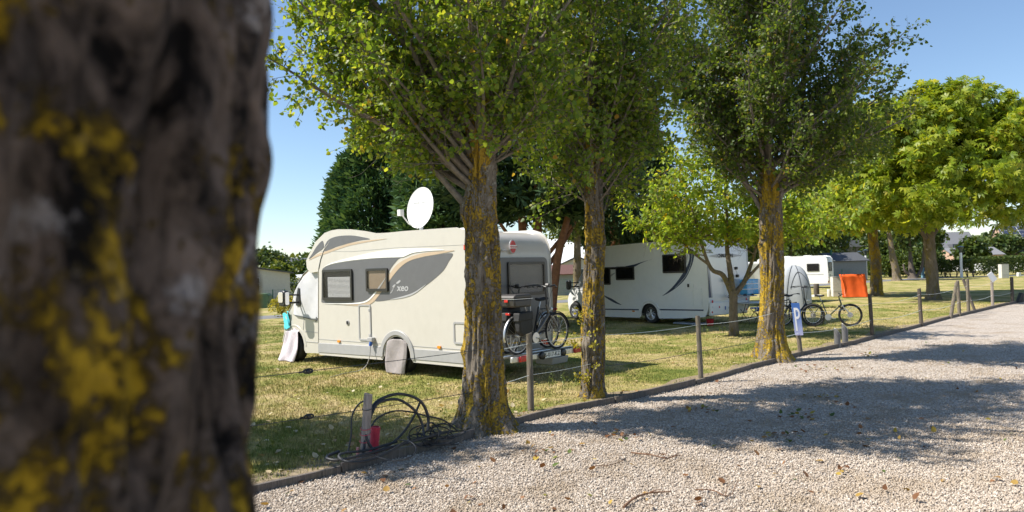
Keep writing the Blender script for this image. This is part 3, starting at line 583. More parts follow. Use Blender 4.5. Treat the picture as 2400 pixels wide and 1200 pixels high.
for si, (sp, nb) in enumerate(zip(st, (22, 28, 22, 16, 16))):
    for k in range(nb):
        u = cw.r.uniform(.42, 1.0) * (len(sp) - 1); i = min(len(sp) - 2, int(u)); q = sp[i].lerp(sp[i + 1], u - i); a = cw.r.uniform(0, 6.28)
        d = Vector((math.cos(a), math.sin(a), cw.r.uniform(.0, .7)))
        if q.z > 2.3: cw.limb(q, d, cw.r.uniform(.7, 2.1), .018, up=.03, jit=.1, shoot=.13, shoot_len=(.2, .5), leaf=.125, step=.07, sub=3, hang=.5)
cw.finish(wal, "leaf_walnut", 'ellipse', 5, "bark_plain", floor=([-3, -1.2, 0, 1, 3], [2.7, 2.35, 2.7, 2.6, 2.2]))
def shell_tree(name, label, loc, crown, lobes, n, size, shape, mat, trunk_path, seed, group=None, barkmat="bark_plain", out=.7, droop=.4, clump=24, cr_in=.55, trunk_kw=None, cat="tree", amp=.36):
    """crown = list of ellipsoids (cx,cy,cz,rx,ry,rz); leaves sit in clumps spread over and inside them"""
    t = thing(name, label, cat, loc, 0, group); r = np.random.default_rng(seed)
    if trunk_path:
        kw = dict(n=22, m=34, flare=.35, ridge=.012, seed=seed); kw.update(trunk_kw or {}); trunk_mesh("trunk", trunk_path, barkmat, t, **kw)
    vol = np.array([c[3] * c[4] * c[5] for c in crown]) ** .67; nc = max(6, n // clump); pick = r.choice(len(crown), nc, p=vol / vol.sum()); E = np.array(crown, float)[pick]
    d = unit(r.normal(0, 1, (nc, 3))); d[:, 2] = np.where(d[:, 2] < -.55, -d[:, 2], d[:, 2]); rad = cr_in + (1.04 - cr_in) * r.random(nc) ** .45
    rad *= 1 - amp / 2 + amp * vnoise(d * (2.2 if amp < .5 else 3.4) + seed, seed)
    cc = E[:, :3] + d * E[:, 3:] * rad[:, None]; nn = unit(d / E[:, 3:]); k = n // nc
    P = np.repeat(cc, k, 0); N = np.repeat(nn, k, 0); cs = np.repeat(.6 + .8 * r.random(nc), k)[:, None]; sp = r.normal(0, 1, P.shape); sp -= N * (sp * N).sum(1, keepdims=True) * .6
    P = P + sp * cs * lobes; D = N * out + r.normal(0, .55, P.shape) + np.array([0, 0, -droop]); S = size * r.uniform(.65, 1.3, len(P))
    leaf_mesh("crown", P, D, S, shape, mat, t, seed, nrm=N + np.array([0, 0, .6])); return t
def limbs_to(t, pts, r, mat):
    for p in pts:
        mb = MB(); L = spline(p, 4); mb.tube(L, [r * (1 - .7 * i / len(L)) for i in range(len(L))], 7); mb.build("limb", mat, t, smooth=60, recalc=False)

# horse chestnuts
ch1 = shell_tree("chestnut_tree", "broad horse chestnut with dark trunk standing alone on the lawn", (21.1, 36.5, 0), [(.5, 0, 6.4, 4.5, 4.2, 3.3), (1.4, -.5, 4.7, 4.4, 3.8, 1.7), (-2.2, -1.0, 5.2, 2.8, 2.6, 2.3), (.8, -.4, 9.0, 2.2, 2.2, 1.6), (3.4, -.8, 5.4, 2.4, 2.2, 2.4), (-1.4, -.6, 7.6, 2.2, 2.2, 1.6), (2.6, -.6, 7.8, 2.0, 2, 1.5)], .30, 16500, .31, 'palm', "leaf_chestnut",
    [(0, 0, -.1, .34), (0, 0, .6, .29), (-.05, 0, 2, .27), (-.1, 0, 3.2, .25), (-.1, 0, 4.5, .22), (0, 0, 7.5, .08)], 31, "chestnuts on the lawn", clump=38, cr_in=.62, amp=.62)
limbs_to(ch1, [[(-.1, 0, 2.9), (-.7, -.2, 3.6), (-1.9, -.3, 4.8)], [(-.1, 0, 3.0), (.5, .1, 3.7), (1.8, .2, 5)], [(0, 0, 3.6), (.2, -.8, 4.6), (.4, -2, 6)]], .15, "stem_brown")
ch2 = shell_tree("chestnut_tree", "horse chestnut with yellow lichen trunk behind the orange screen", (21.3, 42.55, 0), [(-.6, 0, 6.4, 3.9, 4.0, 3.3), (-1.4, -.7, 4.7, 3.2, 3.0, 1.7), (.3, 0, 8.8, 3.2, 3, 2.2), (-2.6, -.8, 6.4, 2.0, 2, 1.7)], .30, 12500, .31, 'palm', "leaf_chestnut",
    [(0, 0, -.1, .36), (0, 0, .7, .32), (.0, 0, 2, .30), (-.1, 0, 3.6, .26), (0, 0, 5.2, .2), (0, 0, 7.5, .08)], 32, "chestnuts on the lawn", barkmat="bark_lichen_rich", clump=38, cr_in=.62, amp=.62)

# conifers
def conifer(label, loc, z0, z1, R, n, seed, mat, trunks, out=.8, up=.35, rin=.62, size=.42, shape_pow=.8, lim=()):
    t = thing("conifer_tree", label, "tree", loc, 0, "conifers behind the campers"); r = np.random.default_rng(seed)
    for p in trunks: trunk_mesh("trunk", p, "red_bark", t, n=18, m=30, flare=.25, ridge=.012, seed=seed)
    h = r.random(n) ** 1.15; a = r.random(n) * 6.283; env = np.minimum(1, (h / .13 + .35)) * (1 - h) ** shape_pow
    lump = .62 + .62 * vnoise(np.stack([np.cos(a) * 1.9, np.sin(a) * 1.9, h * (z1 - z0) * .75], -1) + seed, seed) + .16 * (vnoise(np.stack([np.cos(a) * 6, np.sin(a) * 6, h * (z1 - z0) * 2.3], -1), seed + 3) - .5)
    rad = R * (env + .06) * lump * (rin + (1 - rin) * r.random(n) ** .5); P = np.stack([np.cos(a) * rad, np.sin(a) * rad, z0 + h * (z1 - z0) + r.normal(0, .12, n)], -1)
    O = np.stack([np.cos(a), np.sin(a), np.full(n, up)], -1); D = O * out + r.normal(0, .42, (n, 3))
    leaf_mesh("crown", P, D, size * r.uniform(.6, 1.25, n), 'spray', mat, t, seed)
    if lim: limbs_to(t, lim, .09, "red_bark")
    return t
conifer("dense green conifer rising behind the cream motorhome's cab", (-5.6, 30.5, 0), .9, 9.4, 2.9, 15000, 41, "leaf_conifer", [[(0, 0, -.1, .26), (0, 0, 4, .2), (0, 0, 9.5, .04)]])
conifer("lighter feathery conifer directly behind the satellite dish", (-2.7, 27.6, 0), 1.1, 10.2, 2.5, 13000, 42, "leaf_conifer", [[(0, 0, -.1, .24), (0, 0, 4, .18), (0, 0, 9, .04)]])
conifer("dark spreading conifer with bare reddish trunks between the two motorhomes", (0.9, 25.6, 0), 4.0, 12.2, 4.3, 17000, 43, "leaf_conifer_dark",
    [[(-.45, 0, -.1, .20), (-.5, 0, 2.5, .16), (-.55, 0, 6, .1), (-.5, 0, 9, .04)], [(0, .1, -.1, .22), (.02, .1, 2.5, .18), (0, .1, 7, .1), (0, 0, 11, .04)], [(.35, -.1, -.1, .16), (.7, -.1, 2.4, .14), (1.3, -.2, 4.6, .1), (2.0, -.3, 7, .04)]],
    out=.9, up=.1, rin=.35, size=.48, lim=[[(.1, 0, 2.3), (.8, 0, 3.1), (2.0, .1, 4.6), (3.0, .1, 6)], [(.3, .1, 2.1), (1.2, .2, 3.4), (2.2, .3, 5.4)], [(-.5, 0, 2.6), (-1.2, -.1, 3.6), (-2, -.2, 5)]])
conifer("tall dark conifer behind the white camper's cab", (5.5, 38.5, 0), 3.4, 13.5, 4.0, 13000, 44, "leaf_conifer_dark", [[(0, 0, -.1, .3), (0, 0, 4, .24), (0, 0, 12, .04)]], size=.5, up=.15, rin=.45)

shell_tree("broadleaf_tree", "small broadleaf tree with pale trunk beyond the white camper's windscreen", (3.2, 36, 0), [(0, 0, 5.2, 1.6, 1.6, 1.9), (.8, -.2, 4.3, 1.3, 1.2, 1.1), (-.9, 0, 4.0, 1.1, 1.1, .9)], .22, 3200, .15, 'poplar', "leaf_far_light", [(0, 0, -.1, .25), (0, 0, 1.6, .2), (.05, 0, 3, .18), (.1, 0, 5.4, .07)], 51, trunk_kw=dict(ridge=.01))

# trees farther back, each one its own
def far_tree(px, top, d, w, label, mat="leaf_far", seed=0, z0=1.2, n=2600, size=None, group="trees closing off the campsite"):
    b = at(px, 640, d); top_z = at(px, top, d).z; R = w / FPX * d / 2; h = top_z - z0; cz = z0 + h * .52; s = size or max(.22, .0042 * d)
    rr = random.Random(seed); E = [(0, 0, cz, R, R, h * .5)] + [(rr.uniform(-.5, .5) * R, rr.uniform(-.5, .3) * R, z0 + h * rr.uniform(.3, .82), R * rr.uniform(.45, .65), R * .6, h * rr.uniform(.18, .28)) for _ in range(5)]
    return shell_tree("far_tree", label, (b.x, d, 0), E, s * 1.15, n, s, 'poplar', mat, [(0, 0, -.1, .2 + R * .03), (0, 0, z0 + h * .3, .15), (0, 0, z0 + h * .7, .05)], seed, group, barkmat="stem_brown", out=.6, droop=.2, clump=18)
far_tree(632, 592, 95, 86, "round dark tree above the mobile home's roof", "leaf_far", 61)
far_tree(585, 604, 88, 80, "dark tree at the blurred trunk's edge over the mobile home", "leaf_far", 62)
far_tree(655, 626, 80, 62, "sunlit pale green tree beside the mobile home gable", "leaf_far_light", 63)
far_tree(690, 624, 130, 34, "small dark tree above the pinkish gabled house", "leaf_far", 64)
far_tree(712, 622, 128, 40, "distant dark tree touching the motorhome's nose", "leaf_far", 65)
far_tree(610, 634, 76, 44, "low pale shrub tree rising behind the mobile home roof", "leaf_far_light", 66, n=1500)
far_tree(1440, 505, 62, 120, "loose grey-green tree behind the white camper's roof", "leaf_far_light", 67, n=4200)
far_tree(1528, 462, 68, 90, "tall loose willow-like tree over the white camper", "leaf_far_light", 68, n=4200)
far_tree(1480, 520, 90, 160, "broad far tree behind the willow-like tree", "leaf_far", 69, n=3000)
far_tree(1640, 540, 80, 150, "far tree seen through the walnut's leaves", "leaf_far_light", 70, n=3400)
far_tree(1745, 520, 74, 130, "dark round tree behind the forked poplar", "leaf_hedge", 71, n=3600)
far_tree(1855, 500, 78, 130, "shady dense tree above the caravan", "leaf_hedge", 72, n=4200)
far_tree(1925, 515, 92, 110, "leafy green tree above the grey shed", "leaf_far", 73, n=3600)
far_tree(1985, 528, 108, 110, "hazy far tree between shed and lamp poles", "leaf_far", 74, n=3000)
far_tree(2090, 540, 88, 110, "dark tree filling the gap between the chestnut trunks", "leaf_hedge", 75, n=3400)
far_tree(2150, 560, 96, 90, "dark evergreen mass behind the chestnut trunk", "leaf_conifer", 76, n=3400)
far_tree(2278, 566, 98, 60, "tree standing inside the hedge before the houses", "leaf_hedge", 77, n=2600)
far_tree(2340, 556, 150, 90, "far dark tree beside the solar-panelled house", "leaf_far", 78, n=2600)
far_tree(2420, 560, 170, 90, "far tree behind the solar-panelled house", "leaf_far", 79, n=2200)
far_tree(2000, 560, 150, 160, "farthest tree crown over the flat-roofed building", "leaf_far", 80, n=2600)
far_tree(1330, 560, 110, 130, "far tree behind the white hall roof", "leaf_far", 81, n=2200)
def wood_belt():
    r = np.random.default_rng(5); n = 26000; a = np.radians(r.uniform(-44, 46, n)); d = r.uniform(185, 235, n); h = 5.5 + 3.2 * vnoise(np.stack([a * 30, a * 0, a * 0], -1), 8)
    P = np.stack([np.sin(a) * d, np.cos(a) * d, h * r.random(n)], -1); D = r.normal(0, .6, (n, 3)) + np.array([0, -.4, .2])
    o = leaf_mesh("distant_wood", P, D, r.uniform(.9, 1.7, n), 'poplar', "leaf_far", None, 9); tag(o, "distant belt of woodland closing the horizon", "woodland", kind="stuff")
wood_belt()
# trunk standing by the path, and the multi-stemmed shrub beside it
tp = gnd(2102, 658); shell_tree("roadside_tree", "leaning bare-trunked tree by the asphalt path", (tp.x, tp.y, 0), [(-1, 0, 6.2, 2.6, 2.6, 2.4)], .5, 2200, .36, 'poplar', "leaf_hedge", [(0, 0, -.1, .42), (-.05, 0, 1, .34), (-.35, 0, 2.6, .3), (-.6, 0, 5, .18)], 91)
tp = gnd(2140, 653); sb = shell_tree("roadside_tree", "gnarled multi-stemmed shrub tree by the asphalt path", (tp.x, tp.y, 0), [(0, 0, 5.2, 2.8, 2.4, 2.4), (.8, 0, 4.2, 2.0, 2, 1.2)], .5, 2600, .34, 'poplar', "leaf_hedge", [(0, 0, -.1, .5), (-.1, 0, .5, .36), (-.2, 0, 2, .2), (-.2, 0, 4.4, .1)], 92, barkmat="stem_brown")
limbs_to(sb, [[(.2, 0, .1), (.9, 0, .9), (1.2, 0, 2.4), (1.3, 0, 4)], [(-.1, 0, .2), (-.8, 0, .8), (-1, 0, 1.6)]], .2, "stem_brown")
def bush(name, label, c, e, n, size, mat, seed, cat="bush", group=None):
    return shell_tree(name, label, (c.x, c.y, 0), [(0, 0, e[2] * .5, e[0], e[1], e[2] * .52), (e[0] * .4, 0, e[2] * .45, e[0] * .6, e[1] * .8, e[2] * .42), (-e[0] * .4, 0, e[2] * .42, e[0] * .6, e[1] * .8, e[2] * .4)], size * 1.2, n, size, 'ellipse', mat, None, seed, group, cat=cat, out=.6, droop=0, clump=14, cr_in=.4)
for k, (px, w, h, lab) in enumerate(((2080, 2.6, 3.2, "large dark shrub left of the leaning path-side trunk"), (2112, 2.4, 3.0, "dense shrub behind the leaning path-side trunk"), (2152, 2.6, 3.2, "shrub behind the gnarled multi-stemmed tree"), (2176, 2.0, 2.8, "low shrub edging the chestnut trunk's side"))):
    g_ = gnd(px, 650); bush("shrub", lab, g_, (w, 1.6, h), 2000, .3, "leaf_hedge", 100 + k, group="dark shrubs along the path")
bush("bush", "small yellow-leaved bush near the cream motorhome's mirror", gnd(664, 742), (.62, .55, 1.05), 900, .13, "leaf_bush_yellow", 110)
bush("bush", "clipped green conical bush behind the wing mirror", gnd(686, 706), (.9, .8, 1.7), 900, .18, "leaf_hedge", 111)
# hedges: box-shaped leaf masses on stems
def hedge(label, a, b, w, z0, z1, n, size, mat, seed, stems=0, group=None):
    A, B = Vector((a.x, a.y, 0)), Vector((b.x, b.y, 0)); t = (B - A); L = t.length; t.normalize(); s_ = Vector((-t.y, t.x, 0)); o = thing("hedge", label, "hedge", (A.x, A.y, 0), 0, group); r = np.random.default_rng(seed)
    u = r.random(n) * L; v = (r.random(n) - .5) * w; z = z0 + (z1 - z0) * r.random(n) ** .8; f = r.integers(0, 3, n); v = np.where(f == 0, -w / 2 + r.normal(0, .06, n), v); z = np.where(f == 1, z1 + r.normal(0, .06, n), z)
    keep = (z > z0 + .25) | (vnoise(np.stack([u * .9, z * 2, v], -1), seed) > .45); u, v, z = u[keep], v[keep], z[keep]
    P = np.stack([t.x * u + s_.x * v, t.y * u + s_.y * v, z], -1); leaf_mesh("foliage", P, r.normal(0, 1, P.shape) + np.array([0, -.3, .4]), size * r.uniform(.6, 1.3, len(P)), 'ellipse', mat, o, seed)
    for k in range(stems):
        mb = MB(); c = t * (L * (k + .5) / stems)
        for q in range(4): mb.tube([c + Vector((0, 0, -.05)), c + t * random.uniform(-.25, .25) + Vector((0, 0, .5)), c + t * random.uniform(-.5, .5) + Vector((0, 0, z0 + .4))], [.04, .03, .015], 5)
        mb.build("stem", "stem_brown", o)
    return o
hedge("thin hedge on bare stems left of the utility cabinet", gnd(2210, 650), gnd(2288, 650), .9, .55, 1.75, 4200, .16, "leaf_hedge", 121, 6, "hedges along the path")
hedge("dense clipped hedge behind the utility cabinet", gnd(2289, 649), gnd(2420, 640), 1.3, .15, 2.0, 9000, .19, "leaf_hedge", 122, 0, "hedges along the path")
hedge("low clipped hedge in front of the flat-roofed building", gnd(1974, 648), gnd(2044, 646), 1.2, .05, 1.15, 4200, .2, "leaf_far_light", 123)
# ------------------------------------------------------------------ vehicles
TX_SIDE = ((-1, 0, 0), (0, 0, 1), (0, 1, 0)); TX_REAR = ((0, -1, 0), (0, 0, 1), (-1, 0, 0))
def loft(prof, stations, mat, name, parent, mod=None, smooth=35):
    """side profile (x,z) swept across the width; stations (y, inset)"""
    cx = sum(p[0] for p in prof) / len(prof); cz = sum(p[1] for p in prof) / len(prof); n = len(prof); vs = []; P = np.array(prof)
    e = np.roll(P, -1, 0) - np.roll(P, 1, 0); nr = np.stack([-e[:, 1], e[:, 0]], 1); nr /= np.maximum(np.linalg.norm(nr, axis=1, keepdims=True), 1e-9)
    area = 0.5 * np.sum(P[:, 0] * np.roll(P[:, 1], -1) - np.roll(P[:, 0], -1) * P[:, 1])
    if area < 0: nr = -nr
    for y, ins in stations:
        for k in range(n):
            x, z = P[k] + nr[k] * ins
            if mod: x, z = mod(x, z, y)
            vs.append((x, y, z))
    fs = [tuple(range(n - 1, -1, -1)), tuple(range((len(stations) - 1) * n, len(stations) * n))]
    for i in range(len(stations) - 1):
        for k in range(n): fs.append((i * n + k, i * n + (k + 1) % n, (i + 1) * n + (k + 1) % n, (i + 1) * n + k))
    mb = MB(); mb.add(vs, fs); return mb.build(name, mat, parent, smooth=smooth)
def wheel(parent, c, r, w, label=None, spokes=5, alloy=True, out=1):
    x, y, z = c; mb = MB(); R = r; q = w / 2
    mb.lathe([(R * .66, -q), (R * .9, -q), (R * .98, -q * .75), (R, -q * .3), (R, q * .3), (R * .98, q * .75), (R * .9, q), (R * .66, q)], (x, y, z), 'y', 36, close=True)
    t = mb.build("wheel", "rubber", parent, smooth=30)
    mb = MB(); mb.lathe([(R * .665, -q * .9), (R * .665, q * .85), (R * .60, q * .8), (R * .58, q * .2)], (x, y, z), 'y', 30); rim = mb.build("rim", "alu" if alloy else "alu_matte", t, smooth=30)
    mb = MB(); yo = y + out * q * .72
    for k in range(spokes):
        a = 2 * math.pi * k / spokes + .3
        for s in (-.16, .16):
            p0 = Vector((x + R * .12 * math.cos(a), yo + out * .01, z + R * .12 * math.sin(a))); p1 = Vector((x + R * .62 * math.cos(a + s * 1.5), yo - out * .012, z + R * .62 * math.sin(a + s * 1.5))); mb.tube([p0, p1], [R * .075, R * .06], 6)
    mb.lathe([(R * .17, -.02), (R * .17, .02), (R * .10, .03)], (x, yo, z), 'y', 16); mb.build("spokes", "alu", t, smooth=40)
    mb = MB(); mb.lathe([(R * .6, -.005), (R * .6, .005)], (x, y + out * q * .1, z), 'y', 24); mb.build("brake_disc", "black_plastic", t); return t
def window(parent, x0, z0, x1, z1, y, d=1, frame="dark_frame", pane="acrylic", blind=None, name="window", rearx=None):
    """top-hung camper window on the side (y) or, with rearx, on the rear wall (then x0,x1 are y values)"""
    ax = 'x' if rearx is not None else 'y'; base = rearx if rearx is not None else y
    fo = rrect(min(x0, x1), min(z0, z1), max(x0, x1), max(z0, z1), .035); fi = rrect(min(x0, x1) + .045, min(z0, z1) + .06, max(x0, x1) - .045, max(z0, z1) - .05, .03); n = len(fo)
    def m3(p, a): return (p[0], a, p[1]) if ax == 'y' else (a, p[0], p[1])
    a0, a1 = base + d * .001, base + d * .038; mb = MB(); V = [m3(p, a0) for p in fo] + [m3(p, a1) for p in fo] + [m3(p, a1) for p in fi] + [m3(p, a0) for p in fi]; F = []
    for k in range(n):
        j = (k + 1) % n; F += [(k, j, n + j, n + k), (n + k, n + j, 2 * n + j, 2 * n + k), (2 * n + k, 2 * n + j, 3 * n + j, 3 * n + k)]
    mb.add(V, F); w = mb.build(name, frame, parent, smooth=30)
    mb = MB(); b = base + d * .028; mb.prism(fi, b, b + d * .004, ax); mb.build("pane", pane, w)
    mb = MB(); mb.prism(fi, base + d * .0025, base + d * .0045, ax); mb.build("backing", blind or "ink_black", w)
    return w
def slat_blind(w, x0, z0, x1, z1, y, n=17):
    mb = MB()
    for k in range(n):
        z = z0 + (z1 - z0) * (k + .5) / n; mb.box(((x0 + x1) / 2, y, z), (abs(x1 - x0), .006, (z1 - z0) / n * .62), rx=.35)
    tag(mb.build("blind_slats", "decal_white", w), kind="stuff")
def decal(parent, name, pts, mat, y0, th=.003, n=5, closed=True, raw=False, ax='y'):
    L = pts if raw else spline(pts, n, True); mb = MB(); mb.prism([(p[0], p[1]) for p in L], y0, y0 + th, ax); return mb.build(name, mat, parent)

# ---- cream motorhome
ANG1 = math.radians(138.23)
mh = thing("motorhome", "cream low-profile motorhome with grey swooshes, roof satellite dish and bikes on its tail", "motorhome", (-1.66, 15.81, 0), ANG1)
YS = 1.13
prof = ([(-2.2, .34), (-.50, .34)] + [(x, z) for x, z in arc(0, .36, .48, 178, 2, 14)][0:15] + [(.50, .33), (2.86, .30), (2.84, 1.2), (2.80, 2.19), (3.24, 2.21), (3.34, 2.30), (3.36, 2.40), (3.14, 2.60), (2.92, 2.80), (2.5, 2.98), (2.25, 3.02), (2.0, 3.03), (1.5, 3.0), (.97, 2.93), (.6, 2.865), (.2, 2.855), (-.26, 2.86), (-1.2, 2.85), (-1.85, 2.84), (-2.02, 2.79), (-2.14, 2.69), (-2.21, 2.55), (-2.23, 2.38), (-2.25, 1.3), (-2.22, .6)])
def nose(x, z, y): return (x if x < 2.5 else 2.5 + (x - 2.5) * (1 - .13 * abs(y / 1.13) ** 4), z)
loft(prof, [(-1.13, -.07), (-1.115, -.03), (-1.07, -.008), (-1.0, 0), (-.6, 0), (0, .0), (.6, 0), (1.0, 0), (1.07, -.008), (1.115, -.03), (1.13, -.07)], "cream_paint", "body", mh, nose)
cab = ([(2.8, .28), (3.56, .28)] + arc(4.06, .36, .49, 186, -4, 14) + [(4.62, .34), (4.72, .42), (4.74, .62), (4.70, .92), (4.60, 1.08), (4.34, 1.22), (3.95, 1.62), (3.58, 2.02), (3.30, 2.17), (2.8, 2.17)])
def cabmod(x, z, y): return (x if x < 3.9 else 3.9 + (x - 3.9) * (1 - .30 * abs(y / 1.03) ** 3), z)
cabo = loft(cab, [(-1.03, -.05), (-1.0, -.01), (-.9, 0), (-.5, .02), (0, .03), (.5, .02), (.9, 0), (1.0, -.01), (1.03, -.05)], "cab_paint", "cab", mh, cabmod)
mb = MB(); mb.box((3.22, 1.035, .74), (.70, .006, .012)); mb.box((3.3, 1.035, .50), (.5, .006, .012)); mb.box((2.875, 1.05, .66), (.02, .03, .74)); mb.box((3.62, 1.035, .92), (.010, .006, .28), ry=-.15); mb.build("door_seam", "skirt_grey", cabo)
mb = MB(); mb.box((4.60, 0, .52), (.16, 1.75, .30)); mb.build("bumper", "black_plastic", mh, bevel=.04)
for s in (1,): mb = MB(); mb.prism([(4.22, 1.02), (4.52, .93), (4.40, 1.10)], .80, .96); mb.build("headlight", "white_lens", mh)
# grey sill panels and wheel arches
mb = MB(); mb.prism([(.56, .325), (2.87, .29), (2.87, .51), (.56, .54)], 1.085, 1.142); mb.build("sill_panel", "skirt_grey", mh, bevel=.008)
mb = MB(); mb.prism([(-2.2, .335), (-.54, .33), (-.54, .545), (-2.22, .56)], 1.085, 1.142); mb.build("sill_panel", "skirt_grey", mh, bevel=.008)
mb = MB(); o_ = arc(0, .34, .56, -2, 182, 18); i_ = arc(0, .34, .455, 182, -2, 18); mb.prism(o_ + i_, 1.07, 1.158); mb.build("wheel_arch", "skirt_grey", mh, bevel=.012)
mb = MB(); o_ = arc(4.06, .36, .54, 10, 178, 16); i_ = arc(4.06, .36, .495, 178, 10, 16); mb.prism(o_ + i_, .96, 1.038); mb.build("wheel_arch", "cab_paint", mh, bevel=.01)
mb = MB(); mb.box((0, .3, .62), (1.0, 1.5, .5)); mb.box((4.06, 0, .62), (.95, 1.6, .5)); mb.box((1.7, 0, .42), (2.0, 1.7, .2)); mb.box((-1.4, 0, .42), (1.3, 1.7, .2)); mb.build("underbody", "black_plastic", mh)
for x in (0.0, 4.06):
    for y in (.95, -.95): wheel(mh, (x, y, .345), .345, .22, out=1 if y > 0 else -1, alloy=False)
# graphics
d0 = YS + .0015
decal(mh, "grey_swoosh", [(2.69, 1.60), (2.70, 1.50), (2.62, 1.44), (2.0, 1.44), (1.45, 1.455), (1.05, 1.50), (.80, 1.62), (.52, 1.84), (.28, 2.03), (.12, 2.20), (-.10, 2.36), (-.22, 2.405), (.60, 2.395), (1.50, 2.37), (2.30, 2.31), (2.56, 2.25), (2.65, 2.15)], "decal_grey", d0)
decal(mh, "grey_lens", [(.70, 1.50), (.48, 1.68), (.22, 1.90), (-.12, 2.17), (-.45, 2.31), (-.87, 2.375), (-1.3, 2.41), (-1.72, 2.42), (-1.60, 2.26), (-1.45, 2.10), (-1.2, 1.95), (-.9, 1.80), (-.58, 1.68), (-.27, 1.60), (.2, 1.525)], "decal_grey", d0)
decal(mh, "tan_band", [(-1.72, 2.445), (-1.3, 2.44), (-.87, 2.415), (-.45, 2.36), (-.05, 2.23), (.22, 2.00), (.50, 1.76), (.72, 1.585), (1.02, 1.455), (1.5, 1.42), (2.3, 1.42), (1.6, 1.385), (1.05, 1.38), (.80, 1.44), (.56, 1.60), (.24, 1.86), (-.10, 2.13), (-.42, 2.275), (-.9, 2.35), (-1.3, 2.385), (-1.7, 2.425)][:0] or [(-1.78, 2.475), (-1.3, 2.475), (-.87, 2.455), (-.45, 2.385), (-.06, 2.25), (.22, 2.035), (.50, 1.80), (.74, 1.60), (1.03, 1.465), (1.5, 1.43), (2.2, 1.425), (1.6, 1.395), (1.05, 1.395), (.80, 1.455), (.60, 1.585), (.24, 1.885), (-.10, 2.15), (-.44, 2.31), (-.88, 2.385), (-1.3, 2.42)], "decal_tan", d0 + .0035)
decal(mh, "white_band", [(2.56, 2.265), (2.2, 2.36), (1.52, 2.45), (.7, 2.535), (-.01, 2.57), (-.6, 2.56), (-1.07, 2.54), (-1.5, 2.495), (-1.1, 2.495), (-.6, 2.475), (-.3, 2.41), (-.12, 2.40), (.6, 2.41), (1.5, 2.385), (2.2, 2.335)], "decal_white", d0 + .007)
decal(mh, "white_edge", [(2.62, 1.435), (2.0, 1.435), (1.45, 1.45), (1.05, 1.49), (.80, 1.60), (.52, 1.82), (.30, 2.0), (.46, 1.83), (.72, 1.615), (1.0, 1.47), (1.45, 1.425), (2.0, 1.42)], "decal_white", d0 + .0105)
decal(mh, "silver_stripe", [(.20, 1.53), (-.27, 1.61), (-.6, 1.69), (-.95, 1.84), (-.62, 1.665), (-.27, 1.575)], "decal_silver", d0 + .004)
decal(mh, "grey_swoosh", [(2.48, 2.62), (2.52, 2.74), (2.36, 2.88), (2.06, 2.94), (1.7, 2.945), (1.4, 2.925), (1.1, 2.88), (.82, 2.82), (1.15, 2.81), (1.6, 2.765), (2.1, 2.70)], "decal_grey", YS - .004, .008)
decal(mh, "grey_swoosh", [(3.17, 2.47), (3.02, 2.60), (2.84, 2.75), (2.62, 2.87), (2.56, 2.80), (2.58, 2.70), (2.84, 2.60)], "decal_grey", YS - .03, .036)
decal(mh, "tan_band", [(3.18, 2.44), (2.8, 2.575), (2.5, 2.62), (2.0, 2.70), (1.5, 2.77), (.8, 2.80), (.25, 2.80), (.8, 2.77), (1.5, 2.72), (2.0, 2.65), (2.5, 2.565), (2.8, 2.52)], "decal_tan", YS - .008, .013)
mb = MB(); mb.tube([(2.08, YS - .045, 2.99), (2.3, YS - .006, 2.86), (2.56, YS + .004, 2.65), (2.70, YS + .004, 2.45), (2.79, YS + .004, 2.23), (2.83, YS + .004, 1.4), (2.86, YS + .004, .5)], .010, 6); mb.build("corner_trim", "cream_paint", mh, smooth=60)
mb = MB(); mb.tube([(2.3, YS - .002, 2.87), (2.54, YS + .008, 2.66), (2.685, YS + .008, 2.45), (2.772, YS + .008, 2.23)], .005, 5); mb.build("seam", "decal_grey", mh)
rl = spline([(-2.2, 2.45), (-2.15, 2.64), (-2.02, 2.76), (-1.85, 2.805), (-1.0, 2.82), (0, 2.825), (.6, 2.83), (1.0, 2.89), (1.5, 2.96)], 4); mb = MB(); mb.tube([(x, YS - .016, z) for x, z in rl], .011, 6); mb.build("roof_rail", "alu_matte", mh, smooth=60)
mb = MB(); mb.box((.35, YS + .003, .60), (5.0, .006, .010)); mb.build("panel_joint", "skirt_grey", mh)
mb = MB(); mb.tube([(2.7, YS + .001, 2.64), (1.5, YS + .001, 2.70 - .12), (0, YS + .001, 2.60), (-2.1, YS + .001, 2.57)], .004, 4); mb.build("panel_joint", "skirt_grey", mh)
# windows, hatches, small fittings
w1 = window(mh, 2.60, 1.50, 1.47, 2.20, YS + .005); slat_blind(w1, 2.40, 1.57, 1.55, 2.03, YS + .021)
w2 = window(mh, .96, 1.70, .23, 2.19, YS + .005, blind="decal_tan")
def hatch(parent, x0, z0, x1, z1, y, mat, inner, name="service_hatch"):
    fo = rrect(x1, z0, x0, z1, .04); fi = rrect(x1 + .035, z0 + .035, x0 - .035, z1 - .035, .025); n = len(fo); mb = MB()
    mb.add([(p[0], y, p[1]) for p in fo] + [(p[0], y + .016, p[1]) for p in fo] + [(p[0], y + .016, p[1]) for p in fi] + [(p[0], y, p[1]) for p in fi], [f for k in range(n) for f in ((k, (k + 1) % n, n + (k + 1) % n, n + k), (n + k, n + (k + 1) % n, 2 * n + (k + 1) % n, 2 * n + k), (2 * n + k, 2 * n + (k + 1) % n, 3 * n + (k + 1) % n, 3 * n + k))])
    h = mb.build(name, mat, parent, smooth=30); mb = MB(); mb.prism(fi, y + .001, y + .004); mb.build("door", inner, h)
    for z in (z0 + .12, z1 - .12): mb = MB(); mb.box((x1 + .045, y + .014, z), (.05, .02, .06)); mb.build("latch", mat, h, bevel=.005)
    return h
hatch(mh, 1.28, .64, .85, 1.42, YS + .002, "skirt_grey", "cream_paint"); hatch(mh, -1.70, .70, -2.10, 1.12, YS + .002, "skirt_grey", "cream_paint")
